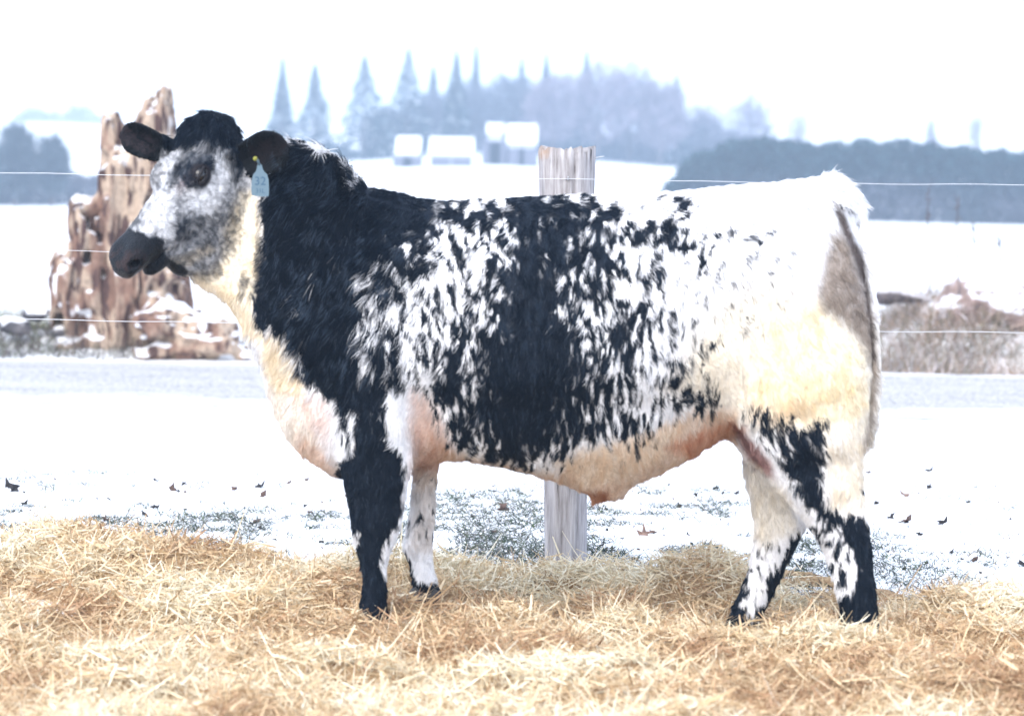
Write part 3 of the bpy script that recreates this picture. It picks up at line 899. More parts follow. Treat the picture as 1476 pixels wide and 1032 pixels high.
#@@END_HAZE
#@@STEER
# ------------------------------------------------------------------ the steer: one continuous body
H_ = 0.0058
org = np.array([-1.34, -0.46, -0.12])
nx_, ny_, nz_ = int(2.60 / H_), int(0.92 / H_), int(1.78 / H_)
xs = org[0] + np.arange(nx_) * H_; ys = org[1] + np.arange(ny_) * H_; zs = org[2] + np.arange(nz_) * H_
FUR = 0.008

def rbf(points, Xp, Zp, sig):
    num = 0; den = 1e-12
    for a, b, w in points:
        k = np.exp(-((Xp - a) ** 2 + (Zp - b) ** 2) / (2 * sig * sig)); num = num + k * w; den = den + k
    return num / den

def slab_field(poly, Yc, wpts, rfac, sig, ext=0.04, rmin=0.03, rmax=0.27, dd=FUR, bl=2, lean=None):
    """rounded solid whose side outline is POLY (photo pixels at depth Yc); returns field and its sub-box"""
    pw = chaikin(pxpoly(poly, Yc), 2)
    i0 = max(0, int((pw[:, 0].min() - ext - org[0]) / H_)); i1 = min(nx_, int((pw[:, 0].max() + ext - org[0]) / H_) + 1)
    k0 = max(0, int((pw[:, 1].min() - ext - org[2]) / H_)); k1 = min(nz_, int((pw[:, 1].max() + ext - org[2]) / H_) + 1)
    X2, Z2 = np.meshgrid(xs[i0:i1], zs[k0:k1], indexing='ij')
    d = poly_sd(pw, X2, Z2) - dd
    d = blur2(d, bl, 2)
    pX, pZ = proj(np.stack([X2, np.full_like(X2, Yc), Z2], -1))
    w = rbf(wpts, pX, pZ, sig)
    R = np.clip(w * rfac, rmin, rmax)
    e = np.clip(1 - d / R, 0, None)
    e = np.where(e < 1, e, e)
    yc = Yc + (lean(pX, pZ) if lean else 0) * np.ones_like(X2)
    Y = ys[None, :, None]
    f = (np.sqrt(((Y - yc[:, None, :]) / w[:, None, :]) ** 2 + (e ** 2)[:, None, :]) - 1) * np.minimum(w, R)[:, None, :]
    return f.astype(np.float32), (i0, i1, k0, k1)

T_POLY = [(345, 230), (380, 206), (415, 202), (440, 205), (470, 213), (490, 228), (505, 246), (523, 265), (543, 270), (572, 275), (602, 283), (640, 287), (700, 284), (776, 279),
          (858, 277), (957, 275), (1040, 266), (1100, 261), (1150, 258), (1180, 254), (1205, 258), (1222, 272), (1234, 300), (1240, 340), (1246, 400), (1254, 450), (1258, 530), (1252, 600), (1240, 650),
          (1190, 670), (1130, 650), (1090, 622), (1052, 625), (1021, 650), (969, 679), (916, 702), (886, 718), (868, 722), (845, 716), (822, 705), (787, 692), (725, 677), (665, 665), (630, 668), (590, 678),
          (540, 692), (485, 694), (456, 676), (427, 655), (413, 637), (398, 611), (387, 576), (376, 538), (360, 506), (348, 480), (336, 455), (322, 436), (300, 424), (276, 412), (262, 392), (270, 350), (300, 280)]
T_W = [(290, 390, .060), (290, 420, .05), (330, 300, .085), (340, 400, .085), (350, 460, .065), (400, 215, .05), (400, 330, .105), (400, 450, .115), (400, 560, .085), (440, 215, .055), (450, 330, .13), (460, 450, .175), (450, 600, .13), (440, 660, .09),
       (500, 260, .08), (520, 300, .11), (540, 400, .205), (530, 500, .235), (520, 600, .22), (530, 680, .16), (620, 300, .13), (620, 400, .245), (620, 500, .275), (620, 620, .22), (620, 680, .15),
       (750, 310, .21), (750, 400, .31), (750, 500, .345), (750, 620, .27), (900, 310, .22), (900, 400, .325), (900, 500, .36), (900, 620, .29), (870, 720, .12), (1000, 310, .26), (1000, 400, .31), (1000, 520, .31), (1000, 620, .2),
       (1100, 290, .25), (1100, 400, .30), (1100, 520, .285), (1190, 290, .17), (1190, 400, .26), (1180, 520, .28), (1180, 620, .24), (1250, 350, .13), (1255, 500, .16)]
body = np.full((nx_, ny_, nz_), 0.5, np.float32)
def put(f, box, k):
    i0, i1, k0, k1 = box
    s = body[i0:i1, :, k0:k1]
    body[i0:i1, :, k0:k1] = smin(s, f, k)
def bulge(points):
    def fn(pX, pZ):
        r = 0
        for a, b, sx_, sz_, amt in points: r = r + amt * np.exp(-((pX - a) / sx_) ** 2 - ((pZ - b) / sz_) ** 2)
        return r
    return fn
fT, bT = slab_field(T_POLY, 0.0, T_W, 0.95, 42, bl=3)
# muscle relief, the same on both flanks
i0, i1, k0, k1 = bT
X2, Z2 = np.meshgrid(xs[i0:i1], zs[k0:k1], indexing='ij')
pX, pZ = proj(np.stack([X2, np.zeros_like(X2), Z2], -1))
rel = bulge([(520, 430, 45, 90, .012), (545, 590, 34, 60, .022), (612, 600, 26, 60, -.030), (600, 420, 26, 90, -.012), (485, 470, 16, 90, -.012), (1030, 540, 40, 60, -.022), (1060, 310, 40, 26, .012),
             (1000, 420, 50, 70, -.010), (1120, 590, 40, 60, .020), (1180, 470, 55, 90, .012), (430, 600, 26, 50, .008), (415, 420, 14, 100, .006), (440, 360, 12, 90, -.005), (1235, 430, 14, 80, -.012)])(pX, pZ)
for xr in range(670, 960, 42): rel = rel + 0.0022 * np.exp(-((pX - xr - 0.12 * (pZ - 450)) / 11) ** 2) * np.exp(-((pZ - 470) / 130) ** 2)
fT = fT - rel[:, None, :].astype(np.float32) * np.minimum(1, np.abs(ys)[None, :, None] / 0.08)
put(fT, bT, 0.02)

LNF = [(505, 470), (488, 540), (486, 620), (489, 678), (498, 727), (508, 786), (517, 812), (520, 835), (515, 870), (509, 905), (514, 934), (562, 934), (565, 900), (560, 861), (561, 815), (569, 789), (581, 765), (586, 736), (589, 693), (592, 650), (600, 590), (598, 480)]
put(*slab_field(LNF, -0.165, [(540, 500, .10), (540, 600, .095), (540, 680, .078), (542, 740, .062), (542, 800, .046), (540, 860, .045), (538, 925, .058)], 1.0, 22, bl=1), 0.05)
LFF = [(600, 560), (592, 640), (592, 700), (588, 740), (581, 765), (575, 789), (585, 806), (593, 845), (592, 868), (640, 868), (634, 838), (627, 818), (627, 783), (630, 751), (632, 678), (645, 620), (650, 570)]
put(*slab_field(LFF, 0.15, [(610, 600, .09), (610, 680, .06), (608, 750, .052), (606, 800, .044), (612, 850, .052)], 1.0, 22, bl=1), 0.035)
LNR = [(1075, 520), (1058, 590), (1070, 625), (1090, 662), (1112, 702), (1140, 735), (1165, 765), (1187, 800), (1201, 850), (1210, 895), (1205, 935), (1274, 935), (1270, 895), (1264, 840), (1260, 790), (1252, 745), (1246, 700), (1250, 650), (1254, 560), (1240, 480), (1150, 460)]
put(*slab_field(LNR, -0.16, [(1150, 540, .15), (1180, 620, .125), (1190, 690, .08), (1210, 750, .060), (1225, 800, .050), (1235, 860, .047), (1240, 925, .060)], 1.0, 24, bl=1), 0.06)
LFR = [(1080, 560), (1068, 620), (1070, 690), (1083, 745), (1084, 775), (1078, 815), (1062, 855), (1044, 892), (1034, 912), (1032, 926), (1080, 930), (1090, 912), (1103, 885), (1126, 840), (1142, 805), (1163, 765), (1190, 720), (1210, 600)]
put(*slab_field(LFR, 0.16, [(1130, 600, .13), (1130, 680, .085), (1120, 750, .062), (1110, 800, .050), (1080, 870, .046), (1060, 915, .060)], 1.0, 24, bl=1), 0.05)

def cone_chain(pts, rad, k=0.02, ysc=1.0):
    """field of a chain of round cones through world points"""
    pts = np.asarray(pts, float)
    lo = pts.min(0) - max(rad) - 0.05; hi = pts.max(0) + max(rad) + 0.05
    a = [max(0, int((lo[q] - org[q]) / H_)) for q in range(3)]
    b = [min((nx_, ny_, nz_)[q], int((hi[q] - org[q]) / H_) + 1) for q in range(3)]
    X, Y, Z = np.meshgrid(xs[a[0]:b[0]], ys[a[1]:b[1]], zs[a[2]:b[2]], indexing='ij')
    f = None
    for p, q, r0, r1 in zip(pts[:-1], pts[1:], rad[:-1], rad[1:]):
        e = q - p; ee = e @ e
        t = np.clip(((X - p[0]) * e[0] + (Y - p[1]) * e[1] + (Z - p[2]) * e[2]) / ee, 0, 1)
        d = np.sqrt((X - p[0] - t * e[0]) ** 2 + (Y - p[1] - t * e[1]) ** 2 + (Z - p[2] - t * e[2]) ** 2) - (r0 + (r1 - r0) * t)
        f = d if f is None else np.minimum(f, d)
    return f, (slice(a[0], b[0]), slice(a[1], b[1]), slice(a[2], b[2]))
def add3(f, sl, k): body[sl] = smin(body[sl], f.astype(np.float32), k)
def cut3(f, sl, k): body[sl] = -smin(-body[sl], f.astype(np.float32), k)
# tail
tl = [P(1196, 268, 0.0), P(1226, 288, 0.0), P(1243, 330, 0.0), P(1251, 390, -0.01), P(1259, 450, -0.01), P(1263, 520, -0.01), P(1261, 580, -0.01), P(1254, 620, -0.01), P(1250, 645, -0.01)]
add3(*cone_chain(tl, [.035, .030, .022, .016, .014, .013, .016, .018, .006]), 0.012)
# sheath tuft, folded skin at the flank
add3(*cone_chain([P(880, 700, -0.0), P(862, 716, -0.0), P(854, 725, 0)], [.05, .018, .006]), 0.03)
add3(*cone_chain([P(1062, 622, 0.02), P(1088, 650, 0.02), P(1104, 668, 0.03)], [.03, .04, .03]), 0.04)
# near elbow, knees, hock points
add3(*cone_chain([P(570, 665, -0.17), P(562, 690, -0.18)], [.036, .03]), 0.05)

# head frame: s along the face, v to the animal's left, n out of the forehead
HO = P(300, 186, -0.03); HT = P(174, 350, -0.27)
ha = (HT - HO); HL = np.linalg.norm(ha); ha /= HL
hh = np.array([ha[0], ha[1], 0]); hh /= np.linalg.norm(hh)
hl = np.cross([0, 0, 1.0], hh); hn = np.cross(ha, hl)
ES, EV, EN = 0.180, 0.094, -0.017
def HP(s, v, n): return HO + ha * s + hl * v + hn * n
lo = np.array([-1.30, -0.44, 0.95]); hi = np.array([-0.60, 0.30, 1.66])
a = [max(0, int((lo[q_] - org[q_]) / H_)) for q_ in range(3)]
b = [min((nx_, ny_, nz_)[q_], int((hi[q_] - org[q_]) / H_) + 1) for q_ in range(3)]
hs_ = tuple(slice(a[q_], b[q_]) for q_ in range(3))
X, Y, Z = np.meshgrid(xs[hs_[0]], ys[hs_[1]], zs[hs_[2]], indexing='ij')
dX, dY, dZ = X - HO[0], Y - HO[1], Z - HO[2]
S = dX * ha[0] + dY * ha[1] + dZ * ha[2]; Vv_ = dX * hl[0] + dY * hl[1] + dZ * hl[2]; N_ = dX * hn[0] + dY * hn[1] + dZ * hn[2]
st = np.array([
    # s, half width, top n, bottom n
    (-0.06, .030, -.03, -.10), (-0.03, .062, -.005, -.15), (0.0, .082, .012, -.19), (0.06, .098, .020, -.235), (0.13, .104, .016, -.265), (0.19, .102, .006, -.270), (0.25, .086, .000, -.245),
    (0.31, .072, -.002, -.205), (0.37, .064, -.004, -.170), (0.42, .060, -.004, -.134), (0.46, .063, -.008, -.112), (0.495, .064, -.016, -.105), (0.525, .055, -.030, -.098), (0.545, .040, -.048, -.095), (0.552, .010, -.065, -.08)])
sg = np.linspace(-0.08, 0.57, 200)
def smc(c):
    y = np.interp(sg, st[:, 0], st[:, c]); k = np.hanning(11); k /= k.sum()
    return np.convolve(np.pad(y, 5, mode='edge'), k, 'valid')
W_ = np.interp(S, sg, smc(1)); TN = np.interp(S, sg, smc(2)); BN = np.interp(S, sg, smc(3))
cN = (TN + BN) / 2; hN = (TN - BN) / 2
dep = np.clip((TN - N_) / (2 * hN + 1e-6), 0, 1)
Wd = W_ * (1.03 - 0.42 * dep ** 1.6)
pw_ = 2.5
r_ = ((np.abs(Vv_) / Wd) ** pw_ + (np.abs(N_ - cN) / hN) ** pw_) ** (1 / pw_)
fh = (r_ - 1) * np.minimum(Wd, hN) * 0.9
fh = np.maximum(fh, np.maximum(-0.075 - S, S - 0.545) )
def ell(c, ax, rad, B=None):
    """ellipsoid centred at head coords c with half axes rad (s, v, n)"""
    return (np.sqrt(((S - c[0]) / rad[0]) ** 2 + ((Vv_ - c[1]) / rad[1]) ** 2 + ((N_ - c[2]) / rad[2]) ** 2) - 1) * min(rad)
for sg_ in (-1, 1):
    fh = smin(fh, ell((0.172, sg_ * .080, -.018), 0, (.055, .034, .036)), 0.03)          # brow and orbit
    fh = smin(fh, ell((0.13, sg_ * .082, -.160), 0, (.085, .034, .085)), 0.04)           # cheek muscle
    fh = smin(fh, ell((0.30, sg_ * .058, -.085), 0, (.09, .022, .03)), 0.04)             # cheek bone ridge
    fh = smin(fh, ell((0.475, sg_ * .042, -.048), 0, (.042, .028, .032)), 0.025)         # nostril wing
    fh = -smin(-fh, ell((0.515, sg_ * .052, -.050), 0, (.030, .015, .017)) , 0.010) if False else fh
fh = smin(fh, ell((0.016, -.022, -.006), 0, (.082, .084, .050)), 0.035)                              # poll
fh = smin(fh, ell((0.430, 0, -.136), 0, (.052, .040, .026)), 0.018)                       # chin
fh = smin(fh, ell((0.26, 0, -.215), 0, (.14, .060, .070)), 0.05)                          # lower jaw
# mouth line
ml = np.abs(N_ + 0.118 + 0.25 * (S - 0.44) ) - 0.003
mouth = np.maximum(ml, np.maximum(0.40 - S, -(Wd * 0.86 - np.abs(Vv_)) * -1 * 0 + (0.72 * Wd - np.abs(Vv_))))
fh = -smin(-fh, mouth, 0.008)
# nostrils and eye sockets
for sg_ in (-1, 1):
    no = np.sqrt(((S - 0.512) / .024) ** 2 + ((Vv_ - sg_ * .050) / .016) ** 2 + ((N_ + .052) / .013) ** 2) - 1
    fh = -smin(-fh, no * 0.015, 0.008)
    ey = np.sqrt(((S - ES) / .030) ** 2 + ((Vv_ - sg_ * (EV + .028)) / .026) ** 2 + ((N_ - EN) / .020) ** 2) - 1
    fh = -smin(-fh, ey * 0.02, 0.008)
body[hs_] = smin(body[hs_], fh.astype(np.float32), 0.035)

# ears: cupped leaf shapes
def ear(base, tip, openv, half_w, thick=0.010, cup=0.028, bw=0.42):
    e1 = tip - base; L = np.linalg.norm(e1); e1 /= L
    e3 = np.array(openv, float); e3 -= e1 * (e3 @ e1); e3 /= np.linalg.norm(e3)
    e2 = np.cross(e3, e1)
    c = base + e1 * L * 0.5
    lo = c - L; hi = c + L
    a = [max(0, int((lo[q_] - org[q_]) / H_)) for q_ in range(3)]
    b = [min((nx_, ny_, nz_)[q_], int((hi[q_] - org[q_]) / H_) + 1) for q_ in range(3)]
    sl_ = tuple(slice(a[q_], b[q_]) for q_ in range(3))
    X, Y, Z = np.meshgrid(xs[sl_[0]], ys[sl_[1]], zs[sl_[2]], indexing='ij')
    q = np.stack([X - base[0], Y - base[1], Z - base[2]], -1)
    u = q @ e1; v = q @ e2; w = q @ e3
    t_ = np.clip(u / L, 0, 1)
    hw = half_w * (bw + (1.04 - bw) * np.sin(np.clip(t_ * 1.12, 0, 1) * math.pi * 0.62)) * np.sqrt(np.clip(1 - np.clip((t_ - 0.62) / 0.38, 0, 1) ** 2.2, 0.0001, 1))
    shell = w - cup * (v / half_w) ** 2 * (1.5 - 0.8 * t_) + 0.012
    f = np.maximum(np.abs(shell) - thick * (1.25 - 0.6 * t_), np.abs(v) - hw)
    f = np.maximum(f, np.maximum(-u - 0.03, u - L))
    return f, sl_, (e1, e2, e3)
eb, et = P(343, 234, -0.085), P(411, 206, -0.15)
f, sl_, NE = ear(eb, et, (-0.05, -1, -0.42), 0.066, bw=0.6)
add3(f, sl_, 0.012)
fb_, ft_ = P(240, 216, 0.03), P(174, 190, 0.0)
f, sl_, FE = ear(fb_, ft_, (-0.25, -1, -0.15), 0.050, bw=0.75)
add3(f, sl_, 0.012)

SV, SQ = surface_nets(body, org, H_)
del body
def vnormals(V, Q):
    nn = np.cross(V[Q[:, 2]] - V[Q[:, 0]], V[Q[:, 3]] - V[Q[:, 1]])
    out = np.zeros_like(V)
    for k in range(4): np.add.at(out, Q[:, k], nn)
    return out / (np.linalg.norm(out, axis=1, keepdims=True) + 1e-12)
# light smoothing
for it in range(3):
    acc = np.zeros_like(SV); cn = np.zeros(len(SV))
    for k in range(4):
        np.add.at(acc, SQ[:, k], SV[SQ[:, (k + 1) % 4]]); np.add.at(cn, SQ[:, k], 1)
        np.add.at(acc, SQ[:, k], SV[SQ[:, (k - 1) % 4]]); np.add.at(cn, SQ[:, k], 1)
    lap = acc / np.maximum(cn, 1)[:, None] - SV
    SV = SV + lap * (0.5 if it != 1 else -0.52 * 0 + 0.4)
SN = vnormals(SV, SQ)
#@@COAT
# ------------------------------------------------------------------ coat: where the hair is black, white, cream or tan
RS = 2.0
gw, gh = int(1476 / RS), int(1032 / RS)
PX, PY = np.meshgrid((np.arange(gw) + .5) * RS, (np.arange(gh) + .5) * RS, indexing='ij')
Dm = np.zeros((gw, gh)); Tm = np.ones((gw, gh, 3)); Fm = np.zeros((gw, gh))
def region(poly, soft):
    p = np.array(poly, float)
    a0 = max(0, int((p[:, 0].min() - 3 * soft) / RS)); a1 = min(gw, int((p[:, 0].max() + 3 * soft) / RS) + 1)
    b0 = max(0, int((p[:, 1].min() - 3 * soft) / RS)); b1 = min(gh, int((p[:, 1].max() + 3 * soft) / RS) + 1)
    sl_ = (slice(a0, a1), slice(b0, b1))
    d = poly_sd(p, PX[sl_], PY[sl_])
    return sl_, sstep(d, -soft, soft)
def dark(val, soft, poly):
    sl_, m_ = region(poly, soft); Dm[sl_] += (val - Dm[sl_]) * m_
def tint(c, amt, soft, poly):
    sl_, m_ = region(poly, soft); m_ = (m_ * amt)[..., None]; Tm[sl_] = Tm[sl_] * (1 - m_) + np.array(c) * m_
def fine(val, soft, poly):
    sl_, m_ = region(poly, soft); Fm[sl_] += (val - Fm[sl_]) * m_
# --- neck and shoulder
dark(1.0, 10, [(385, 240), (400, 205), (430, 208), (455, 215), (480, 220), (500, 240), (520, 265), (560, 268), (600, 275), (628, 292), (640, 305), (615, 350), (590, 380), (565, 405), (545, 425), (530, 450), (528, 500), (540, 560), (560, 620), (575, 655), (520, 680), (500, 650), (500, 600), (478, 575), (445, 548), (432, 515), (412, 488), (395, 470), (378, 478), (362, 440), (372, 400), (378, 340), (378, 290)])
dark(0.80, 10, [(528, 420), (560, 400), (600, 370), (620, 400), (590, 470), (600, 540), (590, 600), (560, 560), (540, 560), (525, 500)])
dark(0.46, 16, [(548, 440), (580, 400), (600, 350), (640, 305), (700, 302), (735, 330), (712, 380), (695, 420), (690, 470), (655, 500), (630, 540), (625, 600), (590, 610), (578, 560), (590, 500), (570, 470)])
dark(0.22, 14, [(570, 440), (600, 380), (630, 335), (680, 330), (690, 370), (660, 440), (640, 490), (610, 520), (600, 560), (590, 500)])
for cx_, cy_, rx_, ry_, sl2, val in ((453, 398, 4, 7, -.4, .45), (490, 380, 3, 16, -.45, .72), (430, 445, 3, 18, -.6, .8), (437, 470, 3, 18, -.5, .8),
                                     (500, 335, 4, 14, -.3, .8), (586, 290, 5, 4, 0, .7), (513, 272, 5, 6, 0, .45)):
    dark(val, 4, [(cx_ + rx_ * math.cos(q_) - sl2 * ry_ * math.sin(q_), cy_ + ry_ * math.sin(q_)) for q_ in np.linspace(0, 6.28, 12)[:-1]])
# --- barrel
dark(0.97, 14, [(648, 300), (700, 292), (760, 290), (850, 292), (880, 305), (872, 340), (850, 400), (840, 470), (850, 530), (865, 600), (840, 640), (790, 668), (730, 668), (690, 645), (655, 620), (632, 590), (628, 550), (655, 505), (692, 470), (700, 410), (716, 370), (735, 335), (700, 310), (660, 318)])
dark(0.80, 12, [(628, 520), (660, 500), (690, 460), (712, 480), (700, 560), (690, 620), (650, 600), (632, 570)])
dark(1.0, 10, [(745, 300), (800, 296), (815, 340), (810, 400), (825, 470), (830, 560), (820, 620), (790, 655), (740, 655), (715, 600), (715, 520), (725, 450), (735, 380)])
dark(0.62, 12, [(800, 300), (860, 296), (905, 312), (935, 330), (930, 380), (918, 420), (925, 470), (935, 540), (925, 590), (880, 615), (862, 580), (845, 500), (838, 440), (812, 400), (822, 340)])
dark(0.72, 8, [(860, 480), (920, 475), (925, 560), (900, 600), (865, 600)])
dark(0.42, 10, [(925, 320), (965, 300), (1010, 305), (1022, 370), (1000, 395), (960, 370), (940, 400), (925, 390)])
dark(0.30, 12, [(928, 430), (985, 450), (985, 490), (940, 500)])
dark(0.55, 7, [(935, 580), (960, 540), (985, 545), (1035, 565), (1035, 582), (1000, 590), (960, 600), (940, 612)])
dark(0.16, 12, [(1000, 380), (1035, 385), (1050, 470), (1030, 520), (985, 520), (975, 450), (950, 400)])
dark(0.07, 12, [(1030, 310), (1130, 330), (1140, 430), (1100, 480), (1045, 480), (1040, 400)])
dark(0.5, 8, [(640, 612), (690, 640), (780, 665), (850, 640), (930, 598), (915, 640), (850, 665), (800, 680), (720, 674), (660, 650)])
dark(0.0, 8, [(590, 560), (612, 560), (632, 600), (660, 640), (720, 672), (640, 670), (592, 665)])
dark(0.45, 8, [(615, 560), (640, 590), (640, 640), (618, 600)])
# darkness of the shoulder, rib and flank hair, one digit per 20 px cell of the side view (9 black, 0 white)
_DG = """999998665 346687533 100022100
999999876 768997987 423134400
999999623 254997996 767657632
999758332 346889975 752446433
998667423 244996885 552153151
968874324 346998767 755240121
939832143 258999686 731330100
974521323 568999866 654310010
844312225 548999464 567313100
754523326 448999754 667433120
765633457 698999974 566522111
856733585 889999976 667110110
767823687 899999986 647103101
888612695 899999985 746125212
998400486 689999875 555246353
997300276 999999785 654111241
997200068 879999786 645420000
997100036 579898763 224100000
999300003 368985520 001000000
999800000 025630000 000000000""".split('\n')
_DG = np.array([[int(c) / 9 for c in r_.replace(' ', '')] for r_ in _DG]).T
def grid_dark():
    x = np.clip((PX - 510) / 20, 0, 26 - 1e-6); y = np.clip((PY - 290) / 20, 0, 19 - 1e-6)
    i, j = x.astype(int), y.astype(int); fx, fy = x - i, y - j
    v = _DG[i, j] * (1 - fx) * (1 - fy) + _DG[i + 1, j] * fx * (1 - fy) + _DG[i, j + 1] * (1 - fx) * fy + _DG[i + 1, j + 1] * fx * fy
    m_ = sstep(PX, 500, 515) * (1 - sstep(PX, 1020, 1040)) * sstep(PY, 268, 284) * (1 - sstep(PY, 664, 682))
    return v, m_
_v, _m = grid_dark()
Dm += (np.clip(_v ** 0.80 * 1.01, 0, 1) - Dm) * _m
# --- rump spots, hock and legs
for cx_, cy_, r2_ in ((1206, 295, 4.5), (1219, 299, 3.5), (1236, 321, 3.5), (1035, 340, 5), (1078, 381, 4), (1108, 390, 4), (1095, 350, 4), (1065, 307, 2.5), (1026, 498, 6), (1138, 362, 3)):
    dark(1, 2.5, [(cx_ + r2_ * math.cos(q_), cy_ + r2_ * .9 * math.sin(q_)) for q_ in np.linspace(0, 6.28, 9)[:-1]])
dark(0.66, 12, [(1070, 590), (1110, 590), (1150, 610), (1190, 610), (1195, 650), (1180, 700), (1200, 740), (1185, 750), (1160, 720), (1135, 690), (1120, 650), (1090, 620)])
dark(1.0, 12, [(1134, 618), (1170, 625), (1186, 660), (1180, 690), (1185, 715), (1212, 745), (1200, 760), (1170, 735), (1150, 705), (1140, 670)])
dark(1.0, 7, [(1205, 745), (1245, 742), (1262, 760), (1275, 800), (1280, 910), (1205, 910), (1204, 862), (1228, 850), (1236, 820), (1226, 790), (1212, 770)])
dark(0.8, 5, [(1243, 690), (1256, 690), (1256, 715), (1243, 705)])
dark(0.45, 8, [(1165, 760), (1200, 760), (1225, 800), (1222, 850), (1200, 855), (1188, 800)])
dark(1.0, 6, [(1094, 800), (1086, 830), (1078, 860), (1074, 895), (1035, 935), (1020, 925), (1035, 885), (1060, 845)])
dark(1.0, 7, [(1168, 758), (1145, 770), (1130, 800), (1110, 830), (1105, 865), (1085, 890), (1080, 930), (1100, 935), (1135, 850), (1170, 790)])
dark(0.15, 8, [(1092, 790), (1110, 780), (1130, 790), (1110, 830), (1100, 860), (1080, 880), (1070, 870), (1080, 830)])
dark(0.9, 4, [(1045, 895), (1100, 885), (1105, 935), (1025, 935)])
# near fore leg
dark(1.0, 6, [(495, 600), (540, 620), (572, 640), (586, 660), (586, 690), (578, 725), (570, 755), (560, 775), (556, 800), (548, 812), (556, 835), (563, 850), (568, 935), (500, 935), (512, 860), (515, 830), (505, 780), (490, 720), (484, 680), (496, 650)])
dark(0.35, 5, [(500, 580), (516, 600), (512, 640), (498, 660), (490, 600)])
dark(0.0, 5, [(560, 560), (590, 560), (596, 640), (592, 700), (586, 740), (578, 720), (585, 670), (568, 640), (556, 600)])
dark(0.1, 5, [(556, 775), (580, 745), (588, 760), (566, 815), (550, 825), (545, 808)])
dark(0.55, 4, [(504, 764), (518, 764), (520, 782), (508, 784)])
# far fore leg
dark(1.0, 3, [(572, 784), (582, 792), (592, 812), (600, 840), (600, 870), (585, 870), (574, 800)])
dark(1.0, 3, [(600, 838), (618, 842), (634, 828), (642, 870), (600, 870)])
dark(0.7, 3, [(596, 752), (615, 752), (618, 764), (600, 764)])
dark(0.12, 8, [(598, 690), (632, 680), (632, 780), (590, 770)])
# --- head
fine(1.0, 6, [(150, 150), (335, 150), (345, 230), (372, 260), (378, 400), (350, 450), (240, 410), (150, 400)])
dark(0.36, 8, [(190, 200), (236, 185), (330, 190), (345, 230), (360, 270), (340, 330), (310, 400), (240, 400), (160, 380), (180, 300)])
dark(0.5, 8, [(228, 180), (262, 160), (290, 152), (340, 170), (350, 240), (335, 262), (325, 240), (300, 228), (270, 235), (252, 248), (238, 240), (228, 215)])
dark(1.0, 6, [(226, 185), (240, 150), (290, 130), (345, 140), (350, 160), (368, 195), (360, 236), (344, 256), (336, 215), (322, 206), (300, 202), (282, 206), (262, 210), (244, 216), (232, 208)])
dark(0.20, 7, [(238, 222), (262, 212), (250, 240), (232, 268), (226, 255)])
dark(0.8, 8, [(268, 222), (284, 222), (272, 244), (256, 260), (245, 266), (243, 252), (256, 238)])
dark(0.80, 4, [(262, 252), (272, 236), (288, 224), (306, 220), (311, 236), (306, 256), (296, 270), (286, 272), (264, 270)])
dark(1.0, 3, [(272, 246), (284, 236), (300, 234), (309, 242), (306, 256), (296, 268), (284, 266), (272, 260)])
dark(0.08, 5, [(310, 225), (328, 222), (332, 250), (322, 280), (318, 300), (298, 312), (276, 306), (268, 290), (270, 276), (290, 274), (302, 262)])
dark(0.47, 12, [(255, 318), (280, 312), (305, 316), (330, 290), (342, 320), (335, 360), (300, 362), (265, 356)])
dark(0.72, 8, [(250, 316), (268, 318), (280, 345), (268, 352), (252, 340)])
dark(0.45, 7, [(180, 302), (205, 300), (208, 322), (185, 335)])
dark(0.12, 8, [(206, 280), (235, 275), (250, 300), (244, 345), (225, 345), (205, 335)])
dark(0.35, 6, [(290, 362), (315, 360), (318, 395), (295, 400), (272, 395), (275, 380)])
dark(0.5, 5, [(360, 405), (350, 425), (345, 410), (350, 395)])
MUZ = [(150, 340), (178, 324), (192, 333), (205, 336), (216, 344), (226, 340), (238, 348), (234, 358), (240, 370), (250, 378), (264, 384), (272, 392), (262, 398), (250, 408), (200, 408), (150, 392)]
dark(1.0, 3, MUZ)
# tints of the light hair
CREAM, TAN, PINK, RUST = (1.0, .86, .62), (.86, .62, .42), (.93, .70, .58), (.42, .18, .09)
tint((1.0, .92, .76), .9, 30, [(1020, 450), (1100, 400), (1180, 430), (1262, 480), (1265, 640), (1150, 620), (1050, 600), (960, 560)])
tint((1.0, .86, .58), .8, 22, [(1110, 470), (1180, 440), (1230, 500), (1250, 580), (1180, 620), (1130, 600), (1085, 560)])
tint((.92, .70, .45), .5, 16, [(1080, 555), (1130, 560), (1180, 590), (1140, 620), (1080, 600)])
tint((.75, .60, .45), .6, 8, [(1148, 470), (1180, 466), (1190, 482), (1170, 492), (1150, 488)])
tint((1.0, .90, .72), .8, 12, [(1190, 640), (1250, 620), (1250, 740), (1195, 735)])
tint((.35, .28, .22), .92, 12, [(1196, 335), (1212, 330), (1226, 350), (1240, 390), (1250, 430), (1258, 470), (1260, 530), (1245, 500), (1225, 478), (1205, 455), (1180, 440), (1176, 415), (1186, 380)])
tint((.12, .09, .08), .95, 4, [(1196, 286), (1206, 292), (1224, 325), (1242, 365), (1250, 410), (1258, 460), (1262, 520), (1256, 520), (1249, 450), (1240, 400), (1228, 365), (1212, 330), (1200, 300)])
tint((.45, .37, .30), .8, 5, [(1256, 520), (1264, 520), (1262, 580), (1254, 620), (1246, 650), (1242, 640), (1250, 600)])
tint((.95, .86, .74), .9, 10, [(375, 480), (400, 470), (440, 545), (450, 600), (470, 680), (420, 660), (390, 590)])
tint(CREAM, .8, 9, [(378, 480), (408, 490), (436, 545), (440, 570), (400, 560), (384, 530)])
tint(PINK, .6, 14, [(420, 560), (470, 570), (480, 600), (470, 640), (440, 600)])
tint((.88, .64, .50), .7, 10, [(430, 620), (470, 650), (495, 690), (450, 680), (420, 655)])
